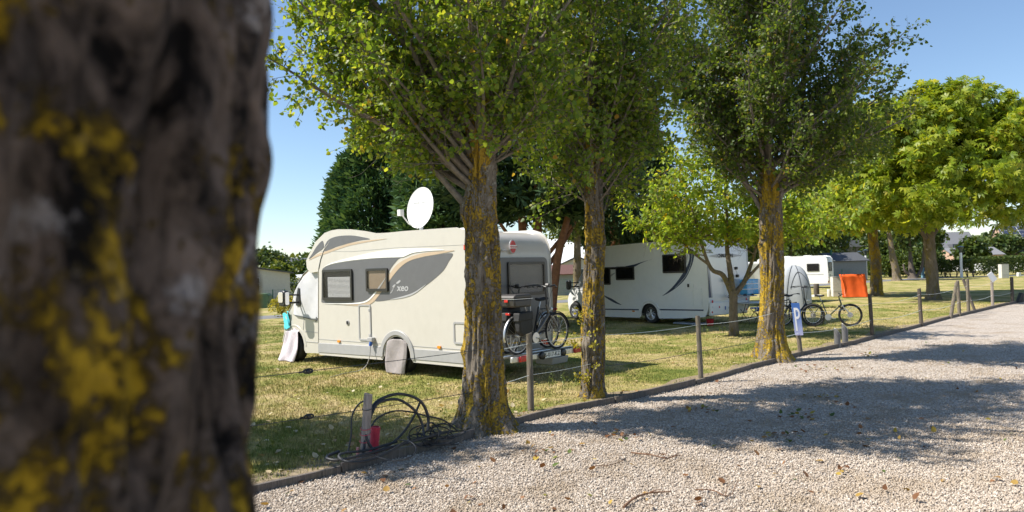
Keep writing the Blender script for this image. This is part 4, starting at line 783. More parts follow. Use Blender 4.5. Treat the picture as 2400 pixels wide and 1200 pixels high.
mb = MB(); mb.lathe([(.055, 0), (.055, .015), (.045, .02), (.03, .012)], (1.69, YS, 1.01), 'y', 20); k_ = mb.build("lock", "skirt_grey", mh, smooth=40); mb = MB(); mb.prism(rrect(1.665, .975, 1.715, 1.05, .02), YS + .018, YS + .024); mb.build("keyhole", "ink_black", k_)
for x, z in ((2.03, .585), (-1.29, .615)): mb = MB(); mb.prism(rrect(x - .05, z - .028, x + .05, z + .028, .02), YS, YS + .03); mb.build("side_marker", "amber", mh, bevel=.006)
mb = MB(); mb.box((-2.06, YS - .005, 2.52), (.05, .05, .10)); mb.build("clearance_lamp", "red_lens", mh, bevel=.01)
mb = MB(); mb.box((.80, YS + .05, .68), (.16, .09, .09)); mb.build("socket_flap", "skirt_grey", mh, bevel=.01)
# roof furniture
mb = MB(); mb.prism([(-1.72, 2.85), (-1.62, 2.93), (-1.3, 2.955), (-.95, 2.94), (-.85, 2.86)], -.35, .45); mb.build("roof_hatch", "roof_white", mh, bevel=.03)
mb = MB(); mb.prism([(.45, 2.86), (.40, 2.95), (-.10, 2.95), (-.16, 2.86)], -.05, .65); mb.build("dish_base", "roof_white", mh, bevel=.02)
# satellite dish, facing the sun side
dn = (Vector((-.66, -.74, .16))); dloc = Matrix.Rotation(-ANG1, 3, 'Z') @ dn; dloc.normalize(); dc = Vector((.13, .3, 3.48))
dx = Vector((0, 0, 1)).cross(dloc).normalized(); dy = dloc.cross(dx); mb = MB(); rings = [0, .15, .3, .4, .44]; n = 40; V = []; F = []
def dpt(r, a, off=0): return dc + (dx * math.cos(a) * .93 + dy * math.sin(a)) * r * 1.03 + dloc * (.42 * r * r - .07 + off)
for off in (0, -.012):
    for r in rings[1:]: V += [dpt(r, 2 * math.pi * k / n, off) for k in range(n)]
    V.append(dpt(0, 0, off))
m_ = len(rings) - 1; S_ = m_ * n + 1
for s_ in (0, 1):
    b = s_ * S_
    for i in range(m_ - 1): F += [(b + i * n + k, b + i * n + (k + 1) % n, b + (i + 1) * n + (k + 1) % n, b + (i + 1) * n + k) for k in range(n)]
    F += [(b + m_ * n, b + k, b + (k + 1) % n) for k in range(n)]
F += [((m_ - 1) * n + k, (m_ - 1) * n + (k + 1) % n, S_ + (m_ - 1) * n + (k + 1) % n, S_ + (m_ - 1) * n + k) for k in range(n)]
mb.add(V, F); dish = mb.build("satellite_dish", "decal_white", mh, smooth=35)
mb = MB(); mb.tube([dpt(.44, -1.57), dc + dloc * .28 - dy * .40, dc + dloc * .50 - dy * .24], .016, 6); mb.box(dc + dloc * .52 - dy * .22, (.10, .10, .13)); mb.build("feed_arm", "roof_white", dish, smooth=40)
mb = MB(); mb.tube([(.13, .3, 2.94), dc - dloc * .10 - dy * .12], .04, 8); mb.build("mast", "roof_white", dish, smooth=40)
o = text_on("lettering", "TRAVEL   VISION", .062, (0, 0, 0), ((1, 0, 0), (0, 1, 0), (0, 0, 1)), "decal_grey", dish, .001); o.matrix_local = Matrix.Translation(dc + dloc * .012 + dy * .10) @ Matrix((dx, dy, dloc)).transposed().to_4x4()
# lettering on the lens
def sidetext(s_, size, x, z, mat, y=YS + .006, sx=1.0, shear=0.0, off=0.0, parent=mh, nm="lettering"): return text_on(nm, s_, size, (x, y, z), TX_SIDE, mat, parent, .002, 'CENTER', sx, shear, off)
decal(mh, "letter_i", [(.19, 1.66), (.12, 1.70), (.0, 1.83), (.04, 1.84), (.10, 1.80), (.06, 1.76), (.14, 1.67)], "decal_silver", YS + .005, n=3)
decal(mh, "letter_dot", [(-.02, 1.87), (-.13, 1.93), (-.16, 1.905), (-.08, 1.86)], "decal_silver", YS + .005, n=3)
sidetext("xeo", .20, -.22, 1.77, "decal_silver", sx=1.15, shear=.15, off=.004)
# rear wall
RX = -2.262
mb = MB(); mb.prism(rrect(-1.05, .75, 1.05, 2.32, .12), RX + .01, RX - .006, 'x'); mb.build("rear_panel", "decal_grey", mh)
window(mh, -.93, 1.56, .20, 2.23, 0, d=-1, rearx=RX - .006, pane="acrylic", blind="skirt_grey", name="rear_window")
mb = MB(); mb.lathe([(.135, 0), (.135, .012), (.12, .02)], (0, 0, 0), 'x', 28); em = mb.build("emblem", "decal_silver", mh, smooth=40); em.location = (-2.265, .03, 2.53); em.scale = (-1, .72, 1.05)
mb = MB(); mb.lathe([(.115, .02), (.115, .026)], (0, 0, 0), 'x', 28); mb.build("oval", "logo_red", em)
mb = MB(); mb.box((.027, 0, 0), (.006, .26, .062)); mb.build("bar", "decal_white", em)
text_on("lettering", "bürstner", .062, (-2.302, .03, 2.53), TX_REAR, "logo_red", mh, .001)
mb = MB(); mb.box((-2.262, .26, 2.46), (.03, .14, .035)); mb.build("handle", "decal_silver", mh, bevel=.01)
mb = MB(); mb.box((-2.26, -.05, .60), (.02, .52, .12)); mb.build("number_plate", "plate_yellow", mh)
text_on("lettering", "0X", .10, (-2.272, .12, .60), TX_REAR, "ink_black", mh, .001)
mb = MB(); mb.box((-2.22, 0, .50), (.14, 2.1, .26)); mb.build("rear_bumper", "skirt_grey", mh, bevel=.03)
for y in (.85, -.85): mb = MB(); mb.box((-2.29, y, .58), (.03, .26, .12)); mb.build("tail_light", "red_lens", mh, bevel=.01)
# bike carrier
rack = MB(); rack.box((-3.02, -.06, .45), (.06, 2.10, .10)); rk_ = rack.build("bike_carrier", "alu", mh, bevel=.008)
mb = MB()
for y in (.35, -.35): mb.box((-2.62, y, .44), (.80, .05, .05))
mb.tube([(-2.4, .3, .45), (-2.4, .3, 1.35), (-2.4, -.3, 1.35), (-2.4, -.3, .45)], .018, 8); mb.build("carrier_arms", "alu", rk_, smooth=40)
for x in (-2.86, -2.58): mb = MB(); mb.prism([(x - .05, .51), (x - .04, .48), (x + .04, .48), (x + .05, .51), (x + .035, .51), (x + .03, .492), (x - .03, .492), (x - .035, .51)], -1.05, 1.05, 'y'); mb.build("wheel_rail", "alu", rk_)
for y, m_ in ((.68, "red_lens"), (-.96, "red_lens")):
    mb = MB(); mb.box((-3.065, y, .45), (.05, .27, .105)); mb.build("tail_light", m_, rk_, bevel=.012)
mb = MB(); mb.box((-3.066, -1.04, .45), (.055, .07, .09)); mb.build("indicator", "amber", rk_, bevel=.01)
for y in (.18, -.46): mb = MB(); mb.lathe([(.07, 0), (.07, -.05), (.05, -.06)], (-3.05, y, .45), 'x', 16); mb.build("knob", "black_plastic", rk_, smooth=40)
mb = MB(); mb.box((-3.068, -.13, .45), (.012, .52, .112)); pl = mb.build("number_plate", "plate_white", rk_)
text_on("lettering", "S-017-KZ", .115, (-3.0755, -.13, .45), TX_REAR, "ink_black", pl, .001)
mb = MB(); mb.prism([(-3.0, .36), (-2.5, .36), (-2.55, .22), (-2.95, .22)], -.75, -.25); mb.build("step_tray", "skirt_grey", mh, bevel=.02)
mb = MB(); mb.box((1.65, .9, .26), (.55, .2, .10)); mb.build("step", "alu_matte", mh)
# mirror (near side) and the far one
for s in (1, -1):
    mb = MB(); mb.prism(rrect(3.66, 1.36, 3.94, 1.74, .09), s * 1.38, s * 1.50); mi = mb.build("wing_mirror", "black_plastic", mh, bevel=.03)
    mb = MB(); mb.tube([(3.74, s * 1.04, 1.45), (3.78, s * 1.4, 1.43)], .028, 6); mb.tube([(3.74, s * 1.04, 1.62), (3.78, s * 1.4, 1.63)], .022, 6); mb.prism([(3.66, 1.36), (3.86, 1.36), (3.86, 1.5), (3.76, 1.80), (3.68, 1.78)], s * 1.03, s * 1.09); mb.build("mirror_arm", "black_plastic", mi, bevel=.01)
    mb = MB(); mb.prism(rrect(-.0 + s * 1.39, 1.40, s * 1.49, 1.70, .03), 3.650, 3.657, 'x'); mb.build("mirror_glass", "chrome", mi)
    mb = MB(); mb.prism(rrect(3.72, 1.45, 3.93, 1.70, .05), s * 1.505, s * 1.52); mb.build("mirror_cap", "cab_paint", mi, bevel=.01)

def to_w(o, p): return Matrix.Translation(o.location) @ Matrix.Rotation(o.rotation_euler.z, 4, 'Z') @ Vector(p)
# windscreen cover, towels, wheel cover, power cable: lie on or hang from the motorhome
cv = thing("windscreen_cover", "pale grey fabric thermal cover over the cream motorhome's cab windows", "cover", mh.location, ANG1)
cp = [(2.88, 2.18), (3.28, 2.19), (3.56, 2.05), (3.76, 1.86), (4.05, 1.56), (4.34, 1.27), (4.40, 1.21), (4.22, 1.15), (3.9, 1.12), (3.5, 1.08), (3.18, 1.04), (2.90, 1.05)]
def side_sheet(u, v, s):
    # u along x, v bottom to top of the cover's side panel
    x = 2.89 + 1.46 * u; zt = float(np.interp(x, [2.89, 3.28, 3.56, 3.76, 4.05, 4.34, 4.40], [2.185, 2.185, 2.05, 1.86, 1.56, 1.27, 1.21])); zb = float(np.interp(x, [2.89, 3.18, 3.5, 3.9, 4.22, 4.4], [1.05, 1.04, 1.08, 1.12, 1.15, 1.20]))
    z = zb + (zt - zb) * v; f = .03 * math.sin(4.5 * (x - 2.9) - 3.2 * (z - 1)) * v + .010 * math.sin(9 * x + 5 * z) * (1 - u)
    return (x, s * (1.045 + .012 + f * .7 - (.23 * max(0, x - 3.95) if x > 3.95 else 0)), z)
for s in (1, -1): mb = MB(); mb.grid(lambda u, v: side_sheet(u, v, s), 46, 30); mb.build("side_panel", "cloth_grey", cv, smooth=60, solid=.006)
def front_sheet(u, v):
    y = -1.045 + 2.09 * u; k = v * (len(fp) - 1); i = min(len(fp) - 2, int(k)); a, b = fp[i], fp[i + 1]; t = k - i; x = a[0] + (b[0] - a[0]) * t; z = a[1] + (b[1] - a[1]) * t; e = abs(y / 1.045)
    return (x + .05 - .22 * e ** 4 * max(0, min(1, (x - 3.7) / .5)) + .01 * math.sin(11 * y + 5 * z), y, z + .045 + .008 * math.sin(14 * y))
fp = [(3.28, 2.19), (3.56, 2.05), (3.76, 1.86), (4.05, 1.56), (4.34, 1.27), (4.44, 1.17)]
mb = MB(); mb.grid(front_sheet, 40, 24); mb.build("front_panel", "cloth_grey", cv, smooth=60, solid=.006)
mb = MB(); mb.tube([(2.93, 1.06, 1.10), (2.98, 1.08, 1.04), (3.04, 1.08, 1.00)], .012, 5); mb.tube([(3.02, 1.075, 1.1), (2.96, 1.085, 1.03), (2.9, 1.075, .98)], .010, 5); mb.tube([(x, 1.062, float(np.interp(x, [2.89, 3.18, 3.5, 3.9], [1.045, 1.035, 1.075, 1.115]))) for x in np.linspace(2.9, 3.92, 12)], .008, 5); mb.build("hem_strap", "tent_dark", cv)
def hang(name, label, cat, fn, mat, nu=26, nv=34, th=.006):
    t = thing(name, label, cat, mh.location, ANG1); mb = MB(); mb.grid(fn, nu, nv); o = mb.build("cloth", mat, t, smooth=60, solid=th); return t
def tw(u, v):   # towel over the front wheel
    hw = (.24 + .12 * min(1, (1 - v) * 1.6)) * (1 if v < .86 else math.sqrt(max(0.02, 1 - ((v - .86) / .15) ** 2))); x = 4.07 + (u - .5) * 2 * hw + .16 * (1 - v) ** 2 * (1 if u > .5 else .6); z = .015 + .80 * v
    f = .03 * math.sin(11 * u + 3 * v) + .012 * math.sin(19 * u - 5 * v); return (x, 1.075 + .13 * (1 - v) ** 2 + f * (1.1 - v) - (.05 if v > .9 else 0), z)
hang("towel", "pale lilac towel hung over the cream motorhome's front wheel", "towel", tw, "towel_lilac")
def wc(u, v):
    hw = (.30 + .035 * math.sin(3 * v)) * (1 if v < .88 else math.sqrt(max(0.02, 1 - ((v - .88) / .13) ** 2))); x = -.01 + (u - .5) * 2 * hw + .03 * (1 - v); z = .02 + .70 * v
    return (x, 1.165 + .05 * (1 - v) + .014 * math.sin(6 * u + 4 * v) + .006 * math.sin(9 * v - 7 * u) - (.03 if abs(u - .5) > .45 else 0), z)
hang("wheel_cover", "taupe fabric cover shading the cream motorhome's rear wheel", "wheel cover", wc, "cloth_taupe", 24, 30, .008)
def ct(u, v):
    x = 4.20 + .34 * v - .05 * u; z = 1.21 - .38 * u - .08 * v + .03 * math.sin(7 * u + 9 * v); return (x + .03 * math.sin(9 * v + 3 * u), 1.07 - .06 * v + .02 * u + .025 * math.sin(8 * u + 14 * v), z)
hang("towel", "turquoise towel draped on the cream motorhome's bonnet", "towel", ct, "towel_cyan", 22, 22)
cb = thing("power_cable", "grey power cable with blue plug hanging from the cream motorhome's side", "cable", mh.location, ANG1)
mb = MB(); mb.tube([(.78, YS + .07, .63), (.80, YS + .08, .55)], .035, 10); mb.build("plug", "blue_plug", cb, smooth=40)
mb = MB(); mb.tube(spline([(.80, YS + .08, .55), (.80, YS + .10, .35), (.86, YS + .14, .15), (1.0, YS + .22, .03), (1.02, YS + .6, .012), (.8, YS + 1.1, .012)], 6), .009, 6); mb.build("cable", "skirt_grey", cb, smooth=60)
# ---- bicycles
def bicycle(root, col, style="city", wr=.345, wb=1.14, lift=0.0, up_bar=True, sub=None):
    """forward +x, ground at z=lift, origin midway between the hubs"""
    xr, xf, zh = -wb / 2, wb / 2, lift + wr; tw = .028 if style == "mtb" else .022
    for x in (xr, xf):
        mb = MB(); mb.tube([(x + (wr - tw) * math.cos(a), 0, zh + (wr - tw) * math.sin(a)) for a in np.linspace(0, 2 * math.pi, 41)[:-1]], tw, 8, closed=True); w = mb.build("wheel", "rubber", root, smooth=60)
        mb = MB(); ri = wr - 2 * tw - .006; mb.tube([(x + ri * math.cos(a), 0, zh + ri * math.sin(a)) for a in np.linspace(0, 2 * math.pi, 33)[:-1]], .010, 6, closed=True); mb.build("rim", "black_plastic" if style == "mtb" else "alu", w, smooth=60)
        mb = MB()
        for k in range(18):
            a = 2 * math.pi * k / 18; s = .03 if k % 2 else -.03; mb.tube([(x, s, zh), (x + ri * math.cos(a + .15), 0, zh + ri * math.sin(a + .15))], .0022, 4, cap=False)
        mb.lathe([(.024, -.05), (.024, .05)], (x, 0, zh), 'y', 12); mb.build("spokes", "alu", w)
        if style == "mtb": mb = MB(); mb.lathe([(.085, -.001), (.085, .002)], (x, .035 if x > 0 else -.035, zh), 'y', 20); mb.build("brake_disc", "chrome", w)
    bb = Vector((xr + .44, 0, lift + (.30 if style == "mtb" else .29))); H_ = Vector((xf - .30, 0, lift + .86)); Hl = Vector((xf - .25, 0, lift + .70)); S = Vector((xr + .27, 0, lift + .78)); hub = Vector((xr, 0, zh)); fh = Vector((xf, 0, zh)); mb = MB()
    if style == "mtb":
        mb.tube([S, H_ - Vector((0, 0, .02))], .019, 8); mb.tube([Hl, bb], .024, 8); mb.tube([S + Vector((0, 0, .05)), bb], .018, 8)
    else:
        mb.tube([Hl, Hl.lerp(bb, .45) - Vector((.0, 0, .02)), bb], [.032, .034, .036], 10); mb.tube([S + Vector((0, 0, .06)), bb], .019, 8); mb.box(bb + Vector((.02, 0, -.02)), (.24, .10, .14))
    mb.tube([H_ + Vector((-.01, 0, .03)), Hl], .024, 8)
    for s in (-.055, .055): mb.tube([hub + Vector((0, s, 0)), S + Vector((0, s * .4, -.04))], .009, 6); mb.tube([hub + Vector((0, s, 0)), bb + Vector((0, s * .5, 0))], .011, 6)
    mb.build("frame", col, root, smooth=40)
    mb = MB(); cr_ = Hl + Vector((.02, 0, -.05))
    for s in (-.05, .05): mb.tube([cr_ + Vector((0, s, 0)), cr_.lerp(fh, .55) + Vector((.015, s, 0)), fh + Vector((0, s, 0))], [.017, .015, .010], 8)
    mb.box(cr_ + Vector((0, 0, .01)), (.05, .13, .04)); mb.build("fork", "alu" if style == "mtb" else col, root, smooth=40)
    mb = MB(); top = H_ + Vector((-.02, 0, .10 if style == "mtb" else .36)); mb.tube([H_, top], .016, 8)
    if style == "mtb": mb.tube([top, top + Vector((.07, 0, .02))], .016, 8); mb.tube([top + Vector((.05, y, .02 + .05 * min(1, abs(y) / .2))) for y in np.linspace(-.33, .33, 9)], .012, 8)
    else: mb.tube(spline([top + Vector(q) for q in ((-.24, -.31, .03), (-.10, -.30, .05), (.03, -.18, .05), (.05, 0, .01), (.03, .18, .05), (-.10, .30, .05), (-.24, .31, .03))], 5), .011, 8)
    hb = mb.build("handlebar", "bike_black", root, smooth=40)
    if style != "mtb":
        mb = MB(); mb.box(top + Vector((.06, 0, .05)), (.05, .09, .06), ry=.5); mb.build("display", "black_plastic", hb, bevel=.01); mb = MB()
        for s in (-1, 1): mb.tube(spline([top + Vector((.0, s * .24, .05)), top + Vector((.10, s * .14, .02)), top + Vector((.12, s * .03, -.12)), H_ + Vector((.05, 0, -.05))], 4), .004, 4); mb.tube([top + Vector((.0, s * .25, .04)), top + Vector((-.06, s * .34, .01)), top + Vector((-.14, s * .345, .0))], .007, 5)
        mb.build("cables", "black_plastic", hb)
    for s in (-1, 1):
        mb = MB(); a = top + (Vector((.05, s * .27, .075)) if style == "mtb" else Vector((-.15, s * .305, .042))); b = top + (Vector((.05, s * .36, .075)) if style == "mtb" else Vector((-.27, s * .315, .03))); mb.tube([a, b], .019, 8); mb.tube([a + Vector((.03, 0, 0)), a + Vector((.04, s * .07, -.03))], .008, 5); mb.build("grip", "rubber", hb, smooth=40)
    mb = MB(); st = S + Vector((-.055, 0, .16)); mb.tube([S, st], .014, 8); mb.build("seat_post", "alu", root, smooth=40)
    mb = MB(); n = 10; V = []; F = []
    for i in range(n + 1):
        t = i / n; x = -.14 + .28 * t; w = .085 * (1 - t) ** .6 + .022; zz = .01 * math.cos(6 * t) + .015
        for k in range(8): a = 2 * math.pi * k / 8; V.append((st.x + x, math.cos(a) * w, st.z + .03 + zz + math.sin(a) * (.030 if t < .95 else .02)))
    for i in range(n): F += [(i * 8 + k, i * 8 + (k + 1) % 8, i * 8 + 8 + (k + 1) % 8, i * 8 + 8 + k) for k in range(8)]
    F += [tuple(range(7, -1, -1)), tuple(range(n * 8, n * 8 + 8))]; mb.add(V, F); mb.build("saddle", "bag_black", root, smooth=50)
    mb = MB(); mb.lathe([(.10, -.006), (.10, .0)], bb + Vector((0, -.075, 0)), 'y', 20); mb.tube([bb + Vector((0, -.09, 0)), bb + Vector((.16, -.09, -.04))], .010, 6); mb.tube([bb + Vector((0, .09, 0)), bb + Vector((-.16, .09, .04))], .010, 6); mb.box(bb + Vector((.17, -.13, -.04)), (.09, .08, .02)); mb.box(bb + Vector((-.17, .13, .04)), (.09, .08, .02)); mb.build("crank", "alu", root, smooth=40)
    mb = MB(); mb.tube([hub + Vector((0, -.06, .03)), bb + Vector((0, -.075, .09))], .006, 4); mb.tube([hub + Vector((0, -.06, -.03)), bb + Vector((0, -.075, -.09))], .006, 4); mb.build("chain", "black_plastic", root)
    if style != "mtb":
        for x, a0, a1, nm in ((xr, 20, 195, "mudguard"), (xf, 5, 150, "mudguard")):
            mb = MB(); R = wr + .025; V = []; F = []
            for i in range(15):
                a = math.radians(a0 + (a1 - a0) * i / 14)
                for y, q in ((-.03, -.012), (0, 0), (.03, -.012)): V.append((x + (R + q) * math.cos(a), y, zh + (R + q) * math.sin(a)))
            for i in range(14): F += [(3 * i, 3 * i + 1, 3 * i + 4, 3 * i + 3), (3 * i + 1, 3 * i + 2, 3 * i + 5, 3 * i + 4)]
            mb.add(V, F); mb.build(nm, "bike_black" if x > 0 else "alu", root, smooth=60, solid=.003)
        mb = MB(); zr = zh + wr + .07
        for s in (-.06, .06): mb.tube([(xr - .22, s, zr), (xr + .24, s, zr)], .006, 6); mb.tube([(xr - .1, s, zr), hub + Vector((0, s * 1.2, .02))], .006, 6); mb.tube([(xr + .1, s, zr), hub + Vector((0, s * 1.2, .02))], .006, 6)
        for x in (-.22, -.1, .02, .14, .24): mb.tube([(xr + x, -.06, zr), (xr + x, .06, zr)], .005, 6)
        mb.build("luggage_rack", "bike_black", root, smooth=40)
        mb = MB(); mb.box((xr - .25, 0, zr - .02), (.03, .10, .04)); mb.build("tail_lamp", "red_lens", root, bevel=.006)
        mb = MB(); mb.lathe([(.03, 0), (.035, .05), (.02, .07)], (xf - .20, 0, lift + .80), 'x', 12); mb.build("headlamp", "white_lens", root, smooth=40)
    return root
def on_carrier(name, label, x, y, rz, group="bicycles on the rear carrier"):
    w = to_w(mh, (x, y, .495)); return thing(name, label, "bicycle", (w.x, w.y, .495), ANG1 + rz, group)
b1 = on_carrier("bicycle", "grey electric city bike with top case on the carrier's outer rail", -2.86, .03, -math.pi / 2)
bicycle(b1, "bike_grey", wb=1.18, wr=.36)
def carry(name, label, cat, root_like, parts):
    t = thing(name, label, cat, root_like.location, root_like.rotation_euler.z)
    for nm, mb, mat, kw in parts: mb.build(nm, mat, t, **kw)
    return t
zr = .36 * 2 + .07
mb1 = MB(); mb1.prism([(-.84, zr + .10), (-.87, zr + .25), (-.36, zr + .25), (-.38, zr + .10)], -.19, .19)
mb2 = MB(); mb2.prism([(-.875, zr + .258), (-.86, zr + .30), (-.80, zr + .34), (-.42, zr + .34), (-.36, zr + .31), (-.355, zr + .258)], -.195, .195)
mb3 = MB(); mb3.box((-.615, 0, zr + .254), (.53, .40, .008)); mb4 = MB(); mb4.box((-.878, 0, zr + .22), (.015, .09, .05))
carry("top_case", "dark grey hard top case on the bike's luggage rack", "bike case", b1, [("shell", mb1, "case_grey", dict(bevel=.03)), ("lid", mb2, "case_grey", dict(bevel=.03)), ("seam", mb3, "alu", {}), ("reflector", mb4, "red_lens", dict(bevel=.005))])
for s in (-1, 1):
    mb1 = MB(); mb1.prism([(-.78, zr - .04), (-.76, zr - .36), (-.68, zr - .42), (-.46, zr - .42), (-.38, zr - .30), (-.40, zr - .02), (-.55, zr + .0)], s * .085, s * .225)
    mb2 = MB(); mb2.prism([(-.80, zr - .16), (-.78, zr + .0), (-.40, zr + .02), (-.39, zr - .14)], s * .075, s * .235)
    carry("pannier", "black pannier bag on the %s side of the carrier bike" % ("near" if s < 0 else "far"), "bag", b1, [("bag", mb1, "bag_black", dict(bevel=.035)), ("flap", mb2, "bag_black", dict(bevel=.02))])
b2 = on_carrier("bicycle", "black city bike on the carrier's inner rail, facing the other way", -2.58, -.04, math.pi / 2); bicycle(b2, "bike_black", wb=1.16, wr=.36)
mb1 = MB(); mb1.prism([(.36, .55), (.74, .52), (.76, .86), (.40, .90)], -.16, .16); carry("front_bag", "dark handlebar bag on the inner carrier bike", "bag", b2, [("bag", mb1, "bag_black", dict(bevel=.04))])

def ground_bike(label, px, py, ang, style, col, group="bicycles parked by the tent"):
    g_ = gnd(px, py); t = thing("bicycle", label, "bicycle", (g_.x, g_.y, 0), ang, group); bicycle(t, col, style, wr=.36 if style == "mtb" else .345, wb=1.10); mb = MB(); mb.tube([(-.18, .05, .30), (-.28, .22, .01)], .010, 6); mb.build("kickstand", "bike_black", t); return t
bm_ = ground_bike("dark mountain bike facing the gravel beside the post", 1950, 765, math.radians(-16), "mtb", "bike_green")
mb = MB(); mb.box((.30, 0, .58), (.26, .05, .05), ry=.75); mb.build("battery", "black_plastic", bm_, bevel=.012)
mb = MB(); mb.prism([(.30, .66), (.36, .69), (.72, .64), (.72, .63)], -.03, .03); mb.build("mudguard", "black_plastic", bm_)
ground_bike("black trekking bike half hidden behind the parking sign", 1872, 762, math.radians(12), "city", "bike_black")
ground_bike("dark bike behind the forked poplar's trunk, saddle toward the tent", 1842, 762, math.radians(38), "mtb", "bike_black")

# ---- white camper
ANG2 = math.radians(126.87)
wc_ = thing("motorhome", "white low-profile camper with navy swoosh parked in the shade", "motorhome", (5.82, 27.18, 0), ANG2)
prof = ([(-2.55, .38), (-1.6, .30), (-.52, .26)] + arc(-.06, .34, .455, 182, -2, 14) + [(.42, .25), (2.45, .22), (2.5, 1.2), (2.55, 2.12), (3.10, 2.16), (3.36, 2.28), (3.34, 2.42), (3.05, 2.62), (2.6, 2.78), (2.0, 2.85), (.5, 2.885), (-.5, 2.90), (-2.45, 2.915), (-2.58, 2.87), (-2.63, 2.72), (-2.64, 2.2), (-2.67, .9), (-2.62, .55)])
def nose2(x, z, y): return (x if x < 2.3 else 2.3 + (x - 2.3) * (1 - .38 * abs(y / 1.13) ** 4), z)
loft(prof, [(-1.14, -.06), (-1.12, -.02), (-1.06, 0), (-.5, 0), (0, 0), (.5, 0), (1.06, 0), (1.12, -.02), (1.14, -.06)], "white_paint", "body", wc_, nose2)
cab = ([(2.4, .24), (3.62, .24)] + arc(4.10, .34, .47, 188, -6, 14) + [(4.66, .34), (4.76, .5), (4.76, .80), (4.66, .98), (4.50, 1.10), (4.06, 1.33), (3.75, 1.66), (3.45, 1.98), (3.15, 2.14), (2.4, 2.14)])
loft(cab, [(-1.03, -.05), (-1.0, -.01), (-.9, 0), (0, .03), (.9, 0), (1.0, -.01), (1.03, -.05)], "white_paint", "cab", wc_, cabmod)
for x in (-.06, 4.10):
    for y in (.96, -.96): wheel(wc_, (x, y, .345), .345, .22, out=1 if y > 0 else -1)
mb = MB(); mb.box((-.06, .3, .6), (.95, 1.5, .5)); mb.box((4.1, 0, .6), (.95, 1.6, .5)); mb.box((1.8, 0, .38), (2.2, 1.7, .22)); mb.box((-1.5, 0, .42), (1.6, 1.7, .22)); mb.build("underbody", "black_plastic", wc_)
mb = MB(); o_ = arc(-.06, .34, .53, -2, 182, 18); i_ = arc(-.06, .34, .45, 182, -2, 18); mb.prism(o_ + i_, 1.08, 1.165); mb.build("wheel_arch", "white_paint", wc_, bevel=.02)
mb = MB(); mb.prism([(4.10, 1.04), (4.44, .98), (4.30, 1.14), (4.1, 1.12)], .86, .99); mb.build("headlight", "dark_frame", wc_)
Y2 = 1.1415
for a, b, c, d in ((-2.5, -.56, .55, .52), (.44, 2.40, .49, .46)): mb = MB(); mb.prism([(a, c - .025), (b, d - .025), (b, d + .02), (a, c + .02)], Y2, Y2 + .012); mb.build("trim_strip", "decal_navy", wc_)
decal(wc_, "navy_swoosh", [(-1.45, 2.47), (-1.60, 2.55), (-1.85, 2.63), (-2.06, 2.645), (-2.17, 2.56), (-2.19, 2.44), (-2.14, 2.25), (-2.04, 2.02), (-1.79, 1.64), (-1.5, 1.40), (-1.24, 1.24), (-.95, 1.10), (-.70, 1.01), (-.95, 1.16), (-1.2, 1.34), (-1.45, 1.57), (-1.66, 1.80), (-1.84, 2.02), (-1.94, 2.2), (-1.98, 2.38), (-1.93, 2.48), (-1.75, 2.52)], "decal_navy", Y2)
decal(wc_, "grey_swoosh", [(-1.92, 2.46), (-1.86, 2.20), (-1.76, 2.0), (-1.80, 2.3)], "decal_silver", Y2 + .001, n=3)
mb = MB(); mb.tube(spline([(-2.0, Y2 + .006, 2.62), (-2.09, Y2 + .006, 2.45), (-2.02, Y2 + .006, 2.1), (-1.78, Y2 + .006, 1.7), (-1.3, Y2 + .006, 1.3)], 5), .006, 4); mb.build("pinstripe", "decal_white", wc_)
decal(wc_, "navy_blade", [(-.26, 2.325), (.05, 2.265), (.30, 2.195), (.62, 2.08), (1.1, 2.02), (1.6, 2.0), (1.1, 2.10), (.6, 2.17), (.2, 2.25)], "decal_navy", Y2)
decal(wc_, "grey_blade", [(2.2, 1.55), (1.9, 1.70), (1.6, 1.88), (1.95, 1.78), (2.25, 1.66)], "decal_silver", Y2, n=3)
decal(wc_, "navy_blade", [(2.40, 1.06), (2.1, .95), (1.84, .87), (1.55, .74), (1.33, .645), (1.6, .69), (1.9, .79), (2.2, .93)], "decal_navy", Y2, n=4)
window(wc_, -.78, 1.82, -1.82, 2.48, Y2, pane="tinted"); window(wc_, 1.56, 1.59, .62, 2.10, Y2, pane="tinted"); window(wc_, 2.34, 1.41, 1.88, 2.09, Y2, pane="tinted")
mb = MB(); mb.prism(rrect(1.50, 2.00, 2.0, 2.09, .02), Y2, Y2 + .006); mb.build("window_bridge", "dark_frame", wc_)
hatch(wc_, -2.05, .66, -2.46, 1.28, Y2, "white_paint", "white_paint")
mb = MB(); mb.box((-1.98, Y2 + .01, 1.38), (.26, .02, .14)); sk = mb.build("socket_box", "white_paint", wc_, bevel=.01); mb = MB(); mb.box((-1.90, Y2 + .022, 1.38), (.08, .012, .11)); mb.build("inlet", "ink_black", sk)
mb = MB(); mb.prism(rrect(.66, .40, .78, .45, .02), Y2, Y2 + .02); mb.build("side_marker", "amber", wc_)
mb = MB(); mb.prism([(.50, 2.88), (.10, 3.10), (-.52, 3.05), (-.48, 2.89)], -.35, .35); mb.build("roof_hatch", "tinted", wc_, bevel=.02)
mb = MB(); mb.box((1.5, 0, 2.90), (.5, .5, .10)); mb.build("roof_vent", "roof_white", wc_, bevel=.03)
for s in (1, -1):
    mb = MB(); mb.prism(rrect(3.92, 1.22, 4.15, 1.60, .08), s * 1.34, s * 1.46); mi = mb.build("wing_mirror", "black_plastic", wc_, bevel=.03)
    mb = MB(); mb.tube([(3.86, s * 1.02, 1.34), (3.98, s * 1.38, 1.33)], .03, 6); mb.tube([(3.86, s * 1.02, 1.50), (3.98, s * 1.38, 1.50)], .022, 6); mb.build("mirror_arm", "black_plastic", mi)
R2 = -2.668
